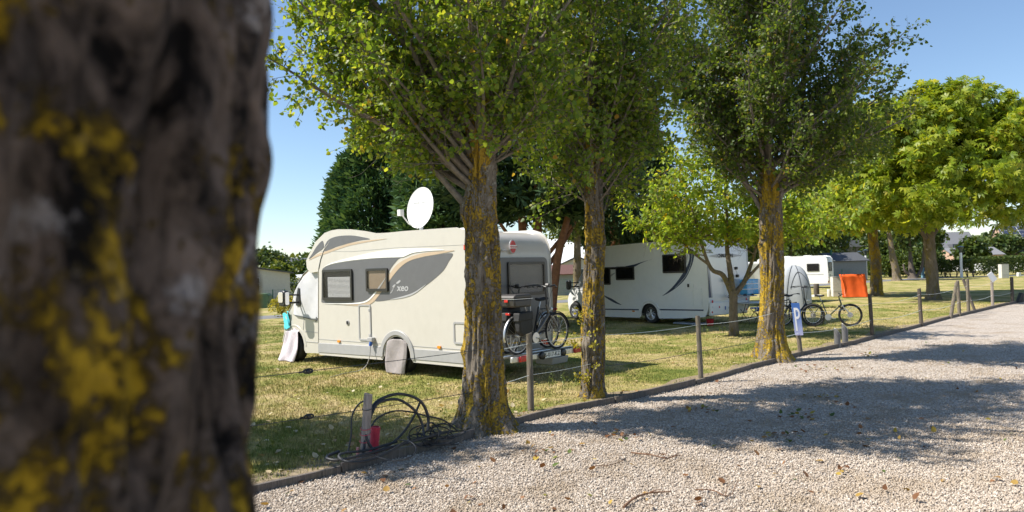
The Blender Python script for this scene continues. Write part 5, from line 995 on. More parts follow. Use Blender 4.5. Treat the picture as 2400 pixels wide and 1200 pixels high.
def rear_disc(y, z, r, mat, nm):
    mb = MB(); mb.lathe([(r * 1.25, 0), (r * 1.25, -.012), (r, -.02)], (R2 - .0, y, z), 'x', 20); o = mb.build(nm, "alu", wc_, smooth=40); mb = MB(); mb.lathe([(r, -.021), (r * .6, -.03), (0.001, -.032)], (R2, y, z), 'x', 20); mb.build("lens", mat, o, smooth=50)
for y, z, mt in ((.90, .83, "red_lens"), (.91, .65, "white_lens"), (.93, .47, "red_lens"), (.54, .63, "red_lens"), (-1.0, .83, "red_lens"), (-1.0, .65, "white_lens"), (-.98, .47, "red_lens"), (-.76, .63, "white_lens")): rear_disc(y, z, .052, mt, "rear_lamp")
mb = MB(); mb.box((-2.66, 0, .58), (.07, 2.1, .46)); mb.build("rear_bumper", "white_paint", wc_, bevel=.05)
mb = MB(); mb.box((-2.702, 0, .58), (.012, .52, .12)); pl = mb.build("number_plate", "plate_white", wc_); mb = MB(); mb.box((-2.704, .235, .58), (.014, .05, .118)); mb.build("euro_band", "blue_plug", pl); text_on("lettering", "1-T", .10, (-2.71, .0, .58), TX_REAR, "ink_black", pl, .001)
mb = MB(); mb.prism([(.98, 2.18), (1.06, 2.1), (1.06, .96), (.86, .96)], R2 - .004, R2 + .0005 - .0, 'x'); mb.build("grey_fin", "decal_silver", wc_); mb = MB(); mb.prism([(1.02, 1.8), (1.055, 1.5), (1.055, .97), (.93, .97)], R2 - .008, R2 - .0045, 'x'); mb.build("navy_fin", "decal_navy", wc_)
mb = MB(); mb.prism([(.98, 2.37), (.50, 2.43), (.50, 2.31)], -2.648 - .004, -2.642, 'x'); mb.build("grey_dart", "decal_silver", wc_); mb = MB(); mb.prism([(-.90, 2.37), (-.34, 2.43), (-.34, 2.31)], -2.648 - .004, -2.642, 'x'); mb.build("grey_dart", "decal_silver", wc_)
text_on("lettering", "CHAUSSON", .17, (-2.652, .07, 2.37), TX_REAR, "ink_black", wc_, .002, sx=.92, offset=.006)
for k, z in enumerate((2.575, 2.555, 2.50, 2.48)): mb = MB(); mb.box((-2.65, .90 + (.0 if k > 1 else .04), z), (.006, .34 - .06 * (k < 2), .010)); mb.build("badge_line", "decal_grey", wc_)
text_on("lettering", "ln", .15, (-2.652, .88, 2.545), TX_REAR, "ink_black", wc_, .002, shear=.3)
mb = MB(); mb.lathe([(.10, 0), (.10, -.03), (.075, -.035)], (-2.60, .20, 2.76), 'x', 20); mb.build("rear_camera", "black_plastic", wc_, smooth=40)
mb = MB()
for y in (.18, -.42):
    mb.tube([(-2.69, y, 1.0), (-2.74, y, 1.02), (-2.74, y, 1.75)], .014, 6)
mb.tube([(-2.74, .28, 1.53), (-2.74, -.55, 1.53)], .014, 6); mb.tube([(-2.74, .26, .98), (-3.15, .26, .96), (-3.15, -.95, .96), (-2.74, -.95, .98)], .016, 6); mb.tube([(-2.78, -.30, 1.9), (-2.8, -.44, 1.58)], .012, 5); bc = mb.build("bike_carrier", "alu", wc_, smooth=40)
mb = MB()
for c in ((-2.77, -.40, 1.66), (-2.80, -.30, 1.93), (-2.76, .24, 1.53), (-2.85, .16, .97), (-3.1, -.35, .99), (-3.1, -.75, .99)): mb.box(c, (.10, .14, .10), rz=.3)
mb.build("clamps", "black_plastic", bc, bevel=.02)
cv2 = thing("windscreen_cover", "grey fabric cover tied over the white camper's windscreen", "cover", wc_.location, ANG2)
def fsheet2(u, v):
    y = -1.06 + 2.12 * u; f2 = [(3.1, 2.17), (3.45, 2.0), (3.75, 1.70), (4.06, 1.38), (4.2, 1.28)]; k = v * 4; i = min(3, int(k)); a, b = f2[i], f2[i + 1]; t = k - i; x = a[0] + (b[0] - a[0]) * t; z = a[1] + (b[1] - a[1]) * t
    return (x + .05 - .10 * abs(y) ** 4, y, z + .05 + .012 * math.sin(9 * y))
mb = MB(); mb.grid(fsheet2, 30, 20); mb.build("front_panel", "cloth_grey", cv2, smooth=60, solid=.006)
def ssheet2(u, v, s):
    x = 2.55 + 1.6 * u; zt = float(np.interp(x, [2.5, 3.1, 3.45, 3.75, 4.06, 4.2], [2.15, 2.15, 1.98, 1.68, 1.36, 1.27])); z = 1.16 + (max(zt, 1.2) - 1.16) * v; return (x, s * (1.05 + .02 * math.sin(10 * x - 6 * z) - (.25 * max(0, x - 3.8))), z)
for s in (1, -1): mb = MB(); mb.grid(lambda u, v: ssheet2(u, v, s), 30, 20); mb.build("side_panel", "cloth_grey", cv2, smooth=60, solid=.006)
# things around the white camper
def w2(p): return to_w(wc_, p)
q = w2((-2.98, -.80, 0)); t = thing("storage_bag", "clear blue-panelled plastic bag on the white camper's rear carrier", "bag", (q.x, q.y, .98), ANG2)
mb = MB(); mb.prism([(-.42, .02), (.42, .02), (.40, .50), (.34, .56), (-.34, .56), (-.40, .50)], -.16, .14, 'x'); mb.build("bag", "blue_film", t, bevel=.05)
for z in (.22, .40): mb = MB(); mb.box((-.01, 0, z), (.312, .85, .025)); mb.build("band", "white_cloth", t)
mb = MB(); mb.prism([(-.415, .03), (-.25, .03), (-.25, .54), (-.36, .54)], -.163, -.158, 'x'); mb.build("clear_panel", "white_lens", t)
def chair(label, px, py, d, rz):
    q = at(px, py, d); t = thing("folding_chair", label, "chair", (q.x, d, 0), rz, "folding chairs behind the white camper")
    mb = MB(); n = 6
    for k in range(n):
        if k % 2 == 0: mb.box((0, -.25 + .5 * (k + .5) / n, .44), (.48, .5 / n, .06))
    mb.build("seat_stripes", "white_cloth", t); mb = MB()
    for k in range(n):
        if k % 2: mb.box((0, -.25 + .5 * (k + .5) / n, .44), (.48, .5 / n, .06))
    mb.build("seat", "blue_stripe", t)
    for nm, par, mat in (("backrest_stripes", 0, "white_cloth"), ("backrest", 1, "blue_stripe")):
        mb = MB()
        for k in range(n):
            if k % 2 == par: mb.box((-.28, -.25 + .5 * (k + .5) / n, .80), (.05, .5 / n, .70), ry=-.18)
        mb.build(nm, mat, t)
    mb = MB()
    for s in (-.27, .27): mb.tube([(.28, s, .0), (-.22, s, .60), (-.36, s, 1.14)], .013, 6); mb.tube([(-.30, s, .0), (.22, s, .42)], .013, 6); mb.box((-.02, s, .63), (.48, .05, .025))
    mb.build("frame", "black_plastic", t, smooth=40); return t
chair("striped blue and white folding chair next to the camper's rear", 1780, 700, 26.6, math.radians(200)); chair("second striped folding chair, nearer the forked poplar", 1793, 715, 25.2, math.radians(215))
q = at(1768, 745, 25.4); t = thing("folding_table", "light camping table on thin dark legs behind the walnut", "table", (q.x, 25.4, 0), .25)
mb = MB(); mb.prism(rrect(-.62, -.36, .62, .36, .1), .70, .725, 'z'); mb.build("tabletop", "alu_matte", t)
for s in (-1, 1):
    mb = MB(); mb.tube([(s * .5, -.3, .7), (s * .35, .3, 0)], .012, 6); mb.tube([(s * .5, .3, .7), (s * .35, -.3, 0)], .012, 6); mb.build("leg", "black_plastic", t)
q = w2((-1.4, .55, 0)); t = tag(MB().box((0, 0, .03), (1.1, .5, .06)).build("ground_mat", "mat_blue", bevel=.02), "folded pale blue mat lying under the white camper", "mat"); t.location = (q.x, q.y, 0); t.rotation_euler.z = ANG2
mb = MB(); mb.lathe([(.10, 0), (.13, .22), (.135, .23), (.12, .22), (.09, .02)], (0, 0, 0), 'z', 20); q = w2((-2.45, .75, 0)); t = tag(mb.build("bucket", "red_bucket", smooth=40), "red bucket on the grass under the white camper's tail", "bucket"); t.location = (q.x, q.y, 0)
# ------------------------------------------------------------------ posts, wires, sign
POSTG = "wooden posts along the gravel road"
def post(label, px, py, h, r, mat, lean=(0, 0), z=-.05, name="wooden_post", seed=0, top=None, d=None):
    g_ = gnd(px, py) if d is None else Vector((*d, 0)); rr = random.Random(seed); n = 12; t = thing(name, label, "post", (g_.x, g_.y, 0), rr.uniform(0, 6), POSTG); L = Vector((lean[0], lean[1], 0)); mb = MB(); V = []; m_ = 14
    Lr = Matrix.Rotation(-t.rotation_euler.z, 3, 'Z') @ L
    for i in range(m_ + 1):
        u = i / m_; c = Lr * (u * h) + Vector((0, 0, -.1 + (h + .1) * u))
        for k in range(n): a = 2 * math.pi * k / n; q = r * (1 - .07 * u) * (1 + .07 * math.sin(3 * a + seed) + .03 * math.sin(7 * a + 5 * u)) * (.93 if i == m_ else 1); V.append(c + Vector((math.cos(a) * q, math.sin(a) * q, rr.uniform(-.004, .004) + (0.012 * math.cos(a + seed) if i == m_ else 0))))
    F = [(i * n + k, i * n + (k + 1) % n, (i + 1) * n + (k + 1) % n, (i + 1) * n + k) for i in range(m_) for k in range(n)] + [tuple(range(n - 1, -1, -1)), tuple(range(m_ * n, m_ * n + n))]; mb.add(V, F); mb.build("shaft", mat, t, smooth=50); return t
p1 = post("weathered post between the two nearest poplars", 1245, 962, 1.13, .05, "post_wood", (0, 0), seed=1)
p2 = post("slim dark post standing alone between slim and forked poplars", 1643, 887, 1.14, .046, "post_wood", (-.02, 0), seed=2)
p4 = post("leaning dark post right of the mountain bike", 2045, 788, 1.14, .052, "post_dark", (-.03, 0), seed=4)
p5 = post("dark post standing before the chestnut's shadow", 2160, 760, 1.13, .058, "post_dark", (-.03, 0), seed=5)
p6 = post("slanting brace post leaning right against its upright", 2227, 742, 1.2, .062, "post_wood", (.30, .12), seed=6)
p7 = post("upright post supported by the slanting brace", 2249, 737, 1.24, .06, "post_wood", (-.02, 0), seed=7)
p8 = post("upright post beside a reddish leaning brace", 2270, 731, 1.26, .06, "post_wood", (0, 0), seed=8)
p9 = post("reddish brace post leaning left against its upright", 2287, 728, 1.25, .055, "board_wood", (-.33, .05), seed=9)
p10 = post("pale post carrying a small tilted white notice", 2327, 717, 1.2, .06, "post_grey", (0, 0), seed=10)
p11 = post("black-brown post at the far bend of the road", 2373, 708, 1.13, .07, "post_dark", (0, 0), seed=11)
q = at(2327, 650, 30.77); nb_ = MB(); nb_.box((0, 0, 0), (.40, .03, .24), ry=.95); t = tag(nb_.build("notice_board", "sign_white"), "small tilted white notice on a pale post", "sign"); t.location = (q.x - .08, 30.70, q.z + .02)
stake = post("split grey wooden stake beside the red corrugated pipe", 852, 1075, .72, .052, "post_grey", (.10, .02), seed=12, name="wooden_stake")

def wire_run(name, label, anchors, z, mat, r=.006, sag=.05, cat="wire"):
    t = thing(name, label, cat, (anchors[0][0], anchors[0][1], 0)); o = Vector((anchors[0][0], anchors[0][1], 0))
    for i, (a, b) in enumerate(zip(anchors[:-1], anchors[1:])):
        za = z[i] if isinstance(z, list) else z; zb = z[i + 1] if isinstance(z, list) else z; L = math.dist(a, b); mb = MB()
        pts = [Vector((a[0] + (b[0] - a[0]) * u, a[1] + (b[1] - a[1]) * u, za + (zb - za) * u - sag * 4 * u * (1 - u) * min(1.5, L / 3))) - o for u in np.linspace(0, 1, 11)]; mb.tube(pts, r, 5); mb.build("strand", mat, t, smooth=60)
    return t
PX = lambda o: (o.location.x, o.location.y)
T1a, T2a, T3a = (-.52, 9.60), (1.20, 11.52), (5.58, 15.70); SG = gnd(1877, 826); HID = (-4.55, 6.4)
A_ = [T2a, PX(p2), T3a]; B_ = [T3a, (SG.x, SG.y), PX(p4), PX(p5), PX(p7), PX(p8), PX(p10), PX(p11)]
zc = lambda px, py, d: at(px, py, d).z
wire_run("fence_wire", "upper dark wire leading left past the cream motorhome's wheels", [HID, T1a], [zc(577, 887, 7.7), 1.02], "wire_dark", .0045, .01)
wire_run("fence_wire", "lower dark wire crossing behind the grey stake", [HID, T1a], [zc(590, 985, 7.7) - .02, .48], "wire_dark", .0045, .02)
wire_run("fence_wire", "upper wire from the thickest near poplar over the first post", [T1a, PX(p1), T2a], [.98, .98, 1.0], "wire_white", .004, .02)
wire_run("fence_wire", "lower white cord strung behind the first post", [T1a, PX(p1), T2a], [.50, .52, .55], "wire_white", .0038, .03)
wire_run("fence_wire", "upper white cord between slim poplar, dark post and forked poplar", A_, [1.0, .98, .98], "wire_white", .0038, .04)
wire_run("fence_wire", "lower thin wire between slim poplar, dark post and forked poplar", A_, [.5, .5, .5], "wire_dark", .005, .04)
wire_run("fence_wire", "upper cord running on from the parking sign to the far posts", B_, [.98, .95, .9, .95, 1.0, 1.0, 1.0, .95], "wire_white", .0038, .06)
wire_run("fence_wire", "lower cord running on from the parking sign to the far posts", B_, .45, "wire_white", .0055, .05)
def tensioner(label, px, py, d):
    q = at(px, py, d); t = thing("wire_tensioner", label, "tensioner", q, math.radians(42), "wire tensioners")
    mb = MB(); mb.tube([(.055 * math.cos(a), 0, .022 * math.sin(a)) for a in np.linspace(0, 6.283, 21)[:-1]], .011, 7, closed=True); mb.build("ring", "black_plastic", t, smooth=60)
    mb = MB(); mb.lathe([(.018, -.02), (.024, -.012), (.016, 0), (.024, .012), (.018, .02)], (.0, 0, 0), 'y', 14); mb.build("spool", "black_plastic", t, smooth=50); mb = MB(); mb.tube([(-.055, 0, 0), (-.11, 0, -.004)], .012, 6); mb.build("hook", "black_plastic", t)
tensioner("black wire tensioner on the upper wire below the motorhome's sill", 722, 870, 8.2); tensioner("black wire tensioner on the lower wire above the shaded grass", 724, 976, 8.15)

# parking sign
ps = thing("parking_sign", "tall faded blue parking sign on a leaning post", "sign", (SG.x, SG.y, 0), math.radians(-14)); LN = -.085
mb = MB(); mb.tube([(0, 0, -.1), (LN * 1.16, 0, 1.16)], .052, 12); mb.build("post", "post_wood", ps, smooth=50)
S_ = Matrix.Shear('XZ', 4, (0, 0)) if False else None
def lean_poly(poly): return [(x + LN * z, z) for x, z in poly]
mb = MB(); mb.prism(lean_poly(rrect(-.085, .40, .092, 1.14, .012)), -.075, -.058); mb.build("board", "p_sign", ps)
outer = [(-.06, .52), (-.06, 1.03), (.03, 1.03)] + arc(.03, .895, .135, 88, -88, 8)[0:] ; P_o = [(-.062, .50), (-.062, 1.03), (.03, 1.03)] + [(.03 + .075 * math.cos(math.radians(a)), .90 + .13 * math.sin(math.radians(a))) for a in range(80, -91, -17)] + [(-.012, .77), (-.012, .50)]
hole = [(-.012, .83), (-.012, .965), (.022, .965)] + [(.022 + .034 * math.cos(math.radians(a)), .8975 + .0675 * math.sin(math.radians(a))) for a in range(72, -91, -18)]
def ring_prism(mb, o, h, y0, y1):
    # letter built of stem and bowl pieces so that the counter stays open
    mb.prism(lean_poly([(-.048, .50), (-.048, 1.03), (-.014, 1.03), (-.014, .50)]), y0, y1)
    n = 12; oo = [(.01 + .064 * math.cos(a), .90 + .13 * math.sin(a)) for a in np.linspace(math.pi / 2, -math.pi / 2, n)]; ii = [(.01 + .030 * math.cos(a), .90 + .072 * math.sin(a)) for a in np.linspace(-math.pi / 2, math.pi / 2, n)]
    mb.prism(lean_poly([(-.0139, 1.03)] + oo + [(-.0139, .77), (-.0139, .828)] + ii + [(-.0139, .972)]), y0, y1)
mb = MB(); ring_prism(mb, P_o, hole, -.0785, -.0755); mb.build("letter_p", "sign_white", ps)

# low bollards with slanted caps by the kerb
def slant_bollard(label, px, py, h):
    g_ = gnd(px, py); t = thing("bollard", label, "bollard", (g_.x, g_.y, 0), 0, "slanted-top bollards"); n = 20; r = .075; V = []
    for z in (-.1, None): V += [Vector((r * math.cos(2 * math.pi * k / n), r * math.sin(2 * math.pi * k / n), -.1 if z is not None else h - .09 * math.cos(2 * math.pi * k / n))) for k in range(n)]
    mb = MB(); mb.add(V, [(k, (k + 1) % n, n + (k + 1) % n, n + k) for k in range(n)] + [tuple(range(n))]); mb.build("shaft", "decal_grey", t, smooth=50)
    mb = MB(); mb.add([v + Vector((0, 0, .004)) for v in V[n:]], [tuple(range(n))]); mb.build("cap", "alu", t, solid=.006)
slant_bollard("shorter slanted-top dark bollard at the kerb", 1963, 808, .33); slant_bollard("taller slanted-top dark bollard at the kerb", 1981, 803, .40)
g_ = gnd(2388, 707); mb = MB(); mb.prism([(-.10, 0), (.12, 0), (.20, .36), (.08, .42)], -.1, .1); t = tag(mb.build("bollard", "black_plastic", bevel=.02), "squat black leaning marker at the far bend", "bollard"); t.location = (g_.x, g_.y, 0)

# ------------------------------------------------------------------ cables and pipes round the stake
def hose(name, label, pxs, r, mat="hose_black", cat="hose", n=6, group=None):
    P = [at(px, py, d) for px, py, d in pxs]; o = P[0].copy(); o.z = 0; t = thing(name, label, cat, (o.x, o.y, 0), 0, group); mb = MB()
    L = [Vector(p) for p in spline([tuple(p - Vector((o.x, o.y, 0))) for p in P], n)]; base = ROAD_Z + r
    for p in L:
        wx, wy = p.x + o.x, p.y + o.y; fl = (r + .004) if wx < kerb_x(wy) else ROAD_Z + r + .01; p.z = max(p.z, fl)
    mb.tube(L, r, 8); mb.build("line", mat, t, smooth=60); return t
HG = "black hoses round the grey stake"
hose("hose", "thick black hose arching high over the cable tangle", [(880, 1062, 8.15), (858, 1020, 8.15), (872, 955, 8.3), (905, 930, 8.45), (945, 924, 8.6), (985, 940, 8.7), (1003, 975, 8.75), (1002, 1010, 8.7)], .018, group=HG)
hose("hose", "second black hose arching below the highest one", [(850, 1066, 8.1), (862, 1000, 8.2), (880, 952, 8.3), (905, 938, 8.4), (938, 938, 8.5), (972, 962, 8.6), (988, 990, 8.65), (994, 1022, 8.6)], .016, group=HG)
hose("hose", "thin black loop bowing left of the grey stake", [(815, 1062, 8.05), (823, 1020, 8.1), (825, 975, 8.15), (842, 946, 8.2), (862, 938, 8.2)], .010, group=HG)
hose("hose", "stiff black pipe rising aslant out of the tangle", [(985, 942, 8.8), (965, 985, 8.7), (938, 1022, 8.6), (905, 1048, 8.4), (880, 1060, 8.3)], .014, group=HG)
hose("hose", "paired black line looping low behind the red pipe", [(870, 1000, 8.25), (885, 980, 8.4), (920, 964, 8.5), (960, 965, 8.6), (1000, 975, 8.7), (1040, 985, 8.8), (1075, 1012, 8.9)], .010, group=HG)
hose("hose", "black hose lying along the kerb in front of the stake", [(795, 1058, 8.0), (770, 1068, 7.9), (768, 1075, 7.8), (795, 1078, 7.75), (850, 1066, 7.9), (930, 1045, 8.2), (1010, 1022, 8.6), (1060, 1010, 8.9)], .016, group=HG)
hose("hose", "grey-black hose bent round the stake's foot on the gravel side", [(930, 1035, 8.3), (860, 1055, 8.0), (805, 1062, 7.8), (795, 1072, 7.7), (815, 1082, 7.6), (860, 1080, 7.65), (910, 1060, 7.9), (950, 1035, 8.3)], .015, group=HG)
hose("hose", "thin black cable curling out over the gravel", [(880, 1070, 7.75), (925, 1080, 7.6), (965, 1070, 7.7), (975, 1050, 7.9), (960, 1035, 8.1), (930, 1030, 8.3)], .007, group=HG)
def tangle():
    c = at(1018, 1000, 8.75); t = thing("cable_coil", "tangled coil of thin black cable at the poplar's foot", "cable", (c.x, c.y, 0)); r = random.Random(4)
    for k in range(17):
        mb = MB(); a0 = r.uniform(0, 6.28); rx, ry = r.uniform(.12, .30), r.uniform(.08, .2); tilt = r.uniform(-.2, 1.25); cx, cy, cz = r.uniform(-.16, .14), r.uniform(-.08, .1), r.uniform(.04, .12); yaw = r.uniform(-.7, .7); pts = []
        for q in np.linspace(0, 5.6, 26):
            x, y = rx * math.cos(q + a0) * (1 + .12 * math.sin(2 * q + k)), ry * math.sin(q + a0); z = cz + (y * math.sin(tilt)) + rx * .45 * math.sin(tilt) * .6; y *= math.cos(tilt); pts.append((cx + x * math.cos(yaw) - y * math.sin(yaw), cy + x * math.sin(yaw) + y * math.cos(yaw), max(.012, z)))
        mb.tube(pts, r.choice((.005, .006, .008)), 6); mb.build("loop", "hose_black", t, smooth=60)
tangle()
q = gnd(875, 1062); mb = MB(); prof = []
for k in range(22): prof += [(.050, k * .0145), (.056, k * .0145 + .004), (.056, k * .0145 + .008), (.050, k * .0145 + .011)]
rp = thing("corrugated_pipe", "red corrugated pipe stub tied to the grey stake", "pipe", (q.x, q.y, -.01)); mb.lathe(prof + [(.044, prof[-1][1]), (.044, 0.02)], (0, 0, 0), 'z', 20); o = mb.build("tube", "pipe_red", rp, smooth=35); o.rotation_euler = (0, .11, 0)
mb = MB(); mb.lathe([(.043, .24), (.002, .24)], (0, 0, 0), 'z', 16); o = mb.build("bore", "ink_black", rp); o.rotation_euler = (0, .11, 0)
q = gnd(838, 1076); mb = MB(); mb.tube([(0, 0, -.02), (.005, 0, .13)], .017, 10); t = tag(mb.build("pipe_stub", "pipe_pink", smooth=40), "short pink pipe stub left of the stake", "pipe"); t.location = (q.x, q.y, 0)
tr = thing("twine", "red twine wound round the grey stake", "twine", stake.location)
for z, mt in ((.34, "pipe_red"), (.28, "pipe_red"), (.20, "pipe_red"), (.56, "hose_black")):
    mb = MB(); mb.tube([(.10 * z + .06 * math.cos(a), .02 * z + .06 * math.sin(a), z + .012 * math.sin(a)) for a in np.linspace(0, 6.283, 17)[:-1]], .004, 5, closed=True); mb.build("turn", mt, tr)
def twig(label, pts, r, seed, forks=3):
    P = [gnd(*p, ROAD_Z) for p in pts]; o = P[0]; t = thing("fallen_twig", label, "twig", (o.x, o.y, ROAD_Z), 0, "twigs fallen on the gravel"); rr = random.Random(seed); L = [Vector(p) for p in spline([tuple(p - o + Vector((0, 0, .025 + rr.uniform(0, .02)))) for p in P], 4)]
    mb = MB(); mb.tube(L, [r * (1 - .6 * i / len(L)) for i in range(len(L))], 6); mb.build("stem", "dead_twig", t, smooth=60)
    for k in range(forks):
        i = rr.randrange(1, len(L) - 1); d = Vector((rr.uniform(-1, 1), rr.uniform(-1, 1), .15)).normalized() * rr.uniform(.08, .2); mb = MB(); mb.tube([L[i], L[i] + d * .5 + Vector((0, 0, .01)), L[i] + d], [r * .5, r * .4, r * .2], 5); mb.build("fork", "dead_twig", t)
twig("long curved twig nearest the viewer on the gravel", [(1462, 1196), (1485, 1180), (1520, 1166), (1572, 1160)], .013, 1, 1); twig("forked brown twig beyond the curved one", [(1480, 1070), (1530, 1076), (1565, 1080), (1590, 1068)], .009, 2, 5); twig("thin crooked twig right of the curved one", [(1630, 1155), (1670, 1158), (1700, 1170), (1720, 1166)], .007, 3, 4); twig("pale thin twig on the gravel by the shade's edge", [(1395, 1098), (1430, 1096), (1465, 1084)], .006, 4, 2)
def weeds(label, px, py, n, h, seed, mat="leaf_far_light"):
    g_ = gnd(px, py); t = thing("weed", label, "weed", (g_.x, g_.y, 0), 0, "weeds in the lawn"); c = Crown(seed)
    for k in range(n):
        sp = c.path((c.r.uniform(-.1, .1), c.r.uniform(-.1, .1), 0), (c.r.uniform(-.3, .3), c.r.uniform(-.3, .3), 1), h * c.r.uniform(.6, 1.1), 4, .1, .08); c.wood.tube(sp, .003, 3, cap=False); c.leaves(sp[1:], .03, .035, -.2)
    c.wood.build("stems", "leaf_far_light", t, recalc=False); tag(leaf_mesh("leaves", np.array([tuple(p) for p in c.P]), np.array([tuple(d) for d in c.D]), np.array(c.S), 'ellipse', mat, t, seed), kind="stuff")
for k, (px, py, n, h, lab) in enumerate(((1305, 925, 3, .28, "upright weed left of the slim poplar's foot"), (1318, 912, 3, .32, "taller weed beside the slim poplar's foot"), (1342, 905, 3, .3, "weed touching the slim poplar's shoots"), (1655, 790, 5, .3, "flowering weeds behind the dark post"), (1695, 786, 5, .25, "weeds at the walnut's foot"), (725, 925, 4, .16, "small weed between the two wires"), (640, 1065, 6, .22, "grassy weed tuft at the near kerb"), (1045, 985, 3, .2, "yellowish weed behind the cable coil"))): weeds(lab, px, py, n, h, 200 + k)

# ------------------------------------------------------------------ tent, screen and service posts on the lawn
q = gnd(1864, 722); tn = thing("toilet_tent", "grey pop-up shower tent with rounded arches", "tent", (q.x, q.y, 0), math.radians(-12))
def tent_pt(u, v):
    # u round the plan, v height: square base narrowing to an arched top
    a = 2 * math.pi * u; h = v; k = (1 - h ** 3.2) ** .5; w = .72 * max(k, .001) * (1 + .06 * math.sin(4 * a)); sq = 1 / max(abs(math.cos(a)), abs(math.sin(a))) ** .45; return (w * sq * math.cos(a), w * sq * math.sin(a), 1.98 * h)
mb = MB(); mb.grid(tent_pt, 40, 22); mb.build("canopy", "tent_grey", tn, smooth=60)
for a in (-2.25, -1.25):
    mb = MB(); mb.tube([Vector(tent_pt(a / 6.2832 + .03 * v * (1 if a < -1.8 else -1), v)) * 1.008 for v in np.linspace(0, .97, 20)], .013, 5); mb.build("arch_seam", "tent_dark", tn)
mb = MB(); mb.tube([Vector(tent_pt(u, .30 + .52 * math.sin(math.pi * (u - .68) / .2) ** .5 if .68 < u < .88 else .3)) * 1.012 for u in np.linspace(.685, .875, 18)], .010, 5); mb.build("door_zip", "tent_dark", tn)
oa, ob = gnd(1982, 698), gnd(2036, 697); os_ = thing("fabric_screen", "bright orange cloth draped over a frame beside the white pillar", "screen", (oa.x, oa.y, 0), math.atan2(ob.y - oa.y, ob.x - oa.x)); W = (ob - oa).length
def oc(u, v):
    x = W * u - .25 * (1 - v) * 0 + (-.14 * v if True else 0); y = .05 * math.sin(3 * v) if v < .9 else .05 + .9 * (v - .9); z = 1.30 * v / .93 if v < .93 else 1.30 + .02 * math.sin((v - .93) / .07 * 3.14); return (x + .01 * math.sin(20 * v), y + .012 * math.sin(14 * u) - .04 * math.exp(-((u - .9) / .08) ** 2), max(.03, z))
mb = MB(); mb.grid(oc, 30, 30); mb.build("cloth", "orange_cloth", os_, smooth=60, solid=.01)
mb = MB(); mb.grid(lambda u, v: (-.16 - .02 * u + .14 * (1 - v) + .05 * math.sin(4 * v + 6 * u), .02 + .4 * u, 1.33 * v), 10, 16); mb.build("side_fold", "orange_cloth", os_, smooth=60, solid=.01)
for x in (.02, W - .02):
    mb = MB(); mb.tube([(x, .1, 0), (x - .14, .1, 1.29)], .022, 8); mb.build("frame_leg", "alu_matte", os_)
def pillar(label, px, py, w, dp, h, rz=0.0, cap=True):
    g_ = gnd(px, py); t = thing("utility_pillar", label, "pillar", (g_.x, g_.y, 0), rz, "utility pillars"); mb = MB(); mb.box((0, 0, h / 2), (w, dp, h)); b = mb.build("cabinet", "concrete", t, bevel=.02)
    mb = MB(); mb.box((0, -dp / 2 - .003, h * .27), (w * .96, .006, .018)); mb.build("joint", "skirt_grey", t); mb = MB(); mb.box((0, 0, h + .02), (w * 1.02, dp * 1.02, .03)); mb.build("cap", "concrete", t); mb = MB(); mb.box((w * .38, -dp / 2 - .008, h * .6), (.02, .015, .10)); mb.build("lock", "decal_grey", t); return t
pillar("white concrete service pillar beside the orange screen", 1963, 695, .62, .5, 1.14, math.radians(-8)); pillar("pale utility cabinet in front of the clipped hedge", 2353, 652, .72, .5, 1.32)
g_ = gnd(2388, 648); mb = MB(); mb.box((0, 0, .2), (.3, .3, .4)); t = tag(mb.build("meter_box", "siding_white", bevel=.03), "small white box at the hedge's foot", "box"); t.location = (g_.x, g_.y, 0)
def log(label, px, py, r, h, mat):
    g_ = gnd(px, py); mb = MB(); mb.lathe([(r, -.1), (r * .98, h * .5), (r * .95, h - .02), (r * .85, h)], (0, 0, 0), 'z', 18); t = tag(mb.build("bollard", mat, smooth=40), label, "bollard", "wooden bollards by the caravan"); t.location = (g_.x, g_.y, 0)
log("stout dark wooden service post in front of the caravan", 1914, 692, .17, .72, "post_dark"); log("short pale bollard left of the white pillar", 1943, 695, .10, .44, "concrete")
g_ = gnd(1916, 696); mb = MB(); mb.box((0, 0, .06), (.55, .4, .14)); t = tag(mb.build("kerb_stone", "concrete", bevel=.02), "pale stone block at the dark service post's foot", "stone"); t.location = (g_.x, g_.y, 0)
g_ = gnd(1800, 690)
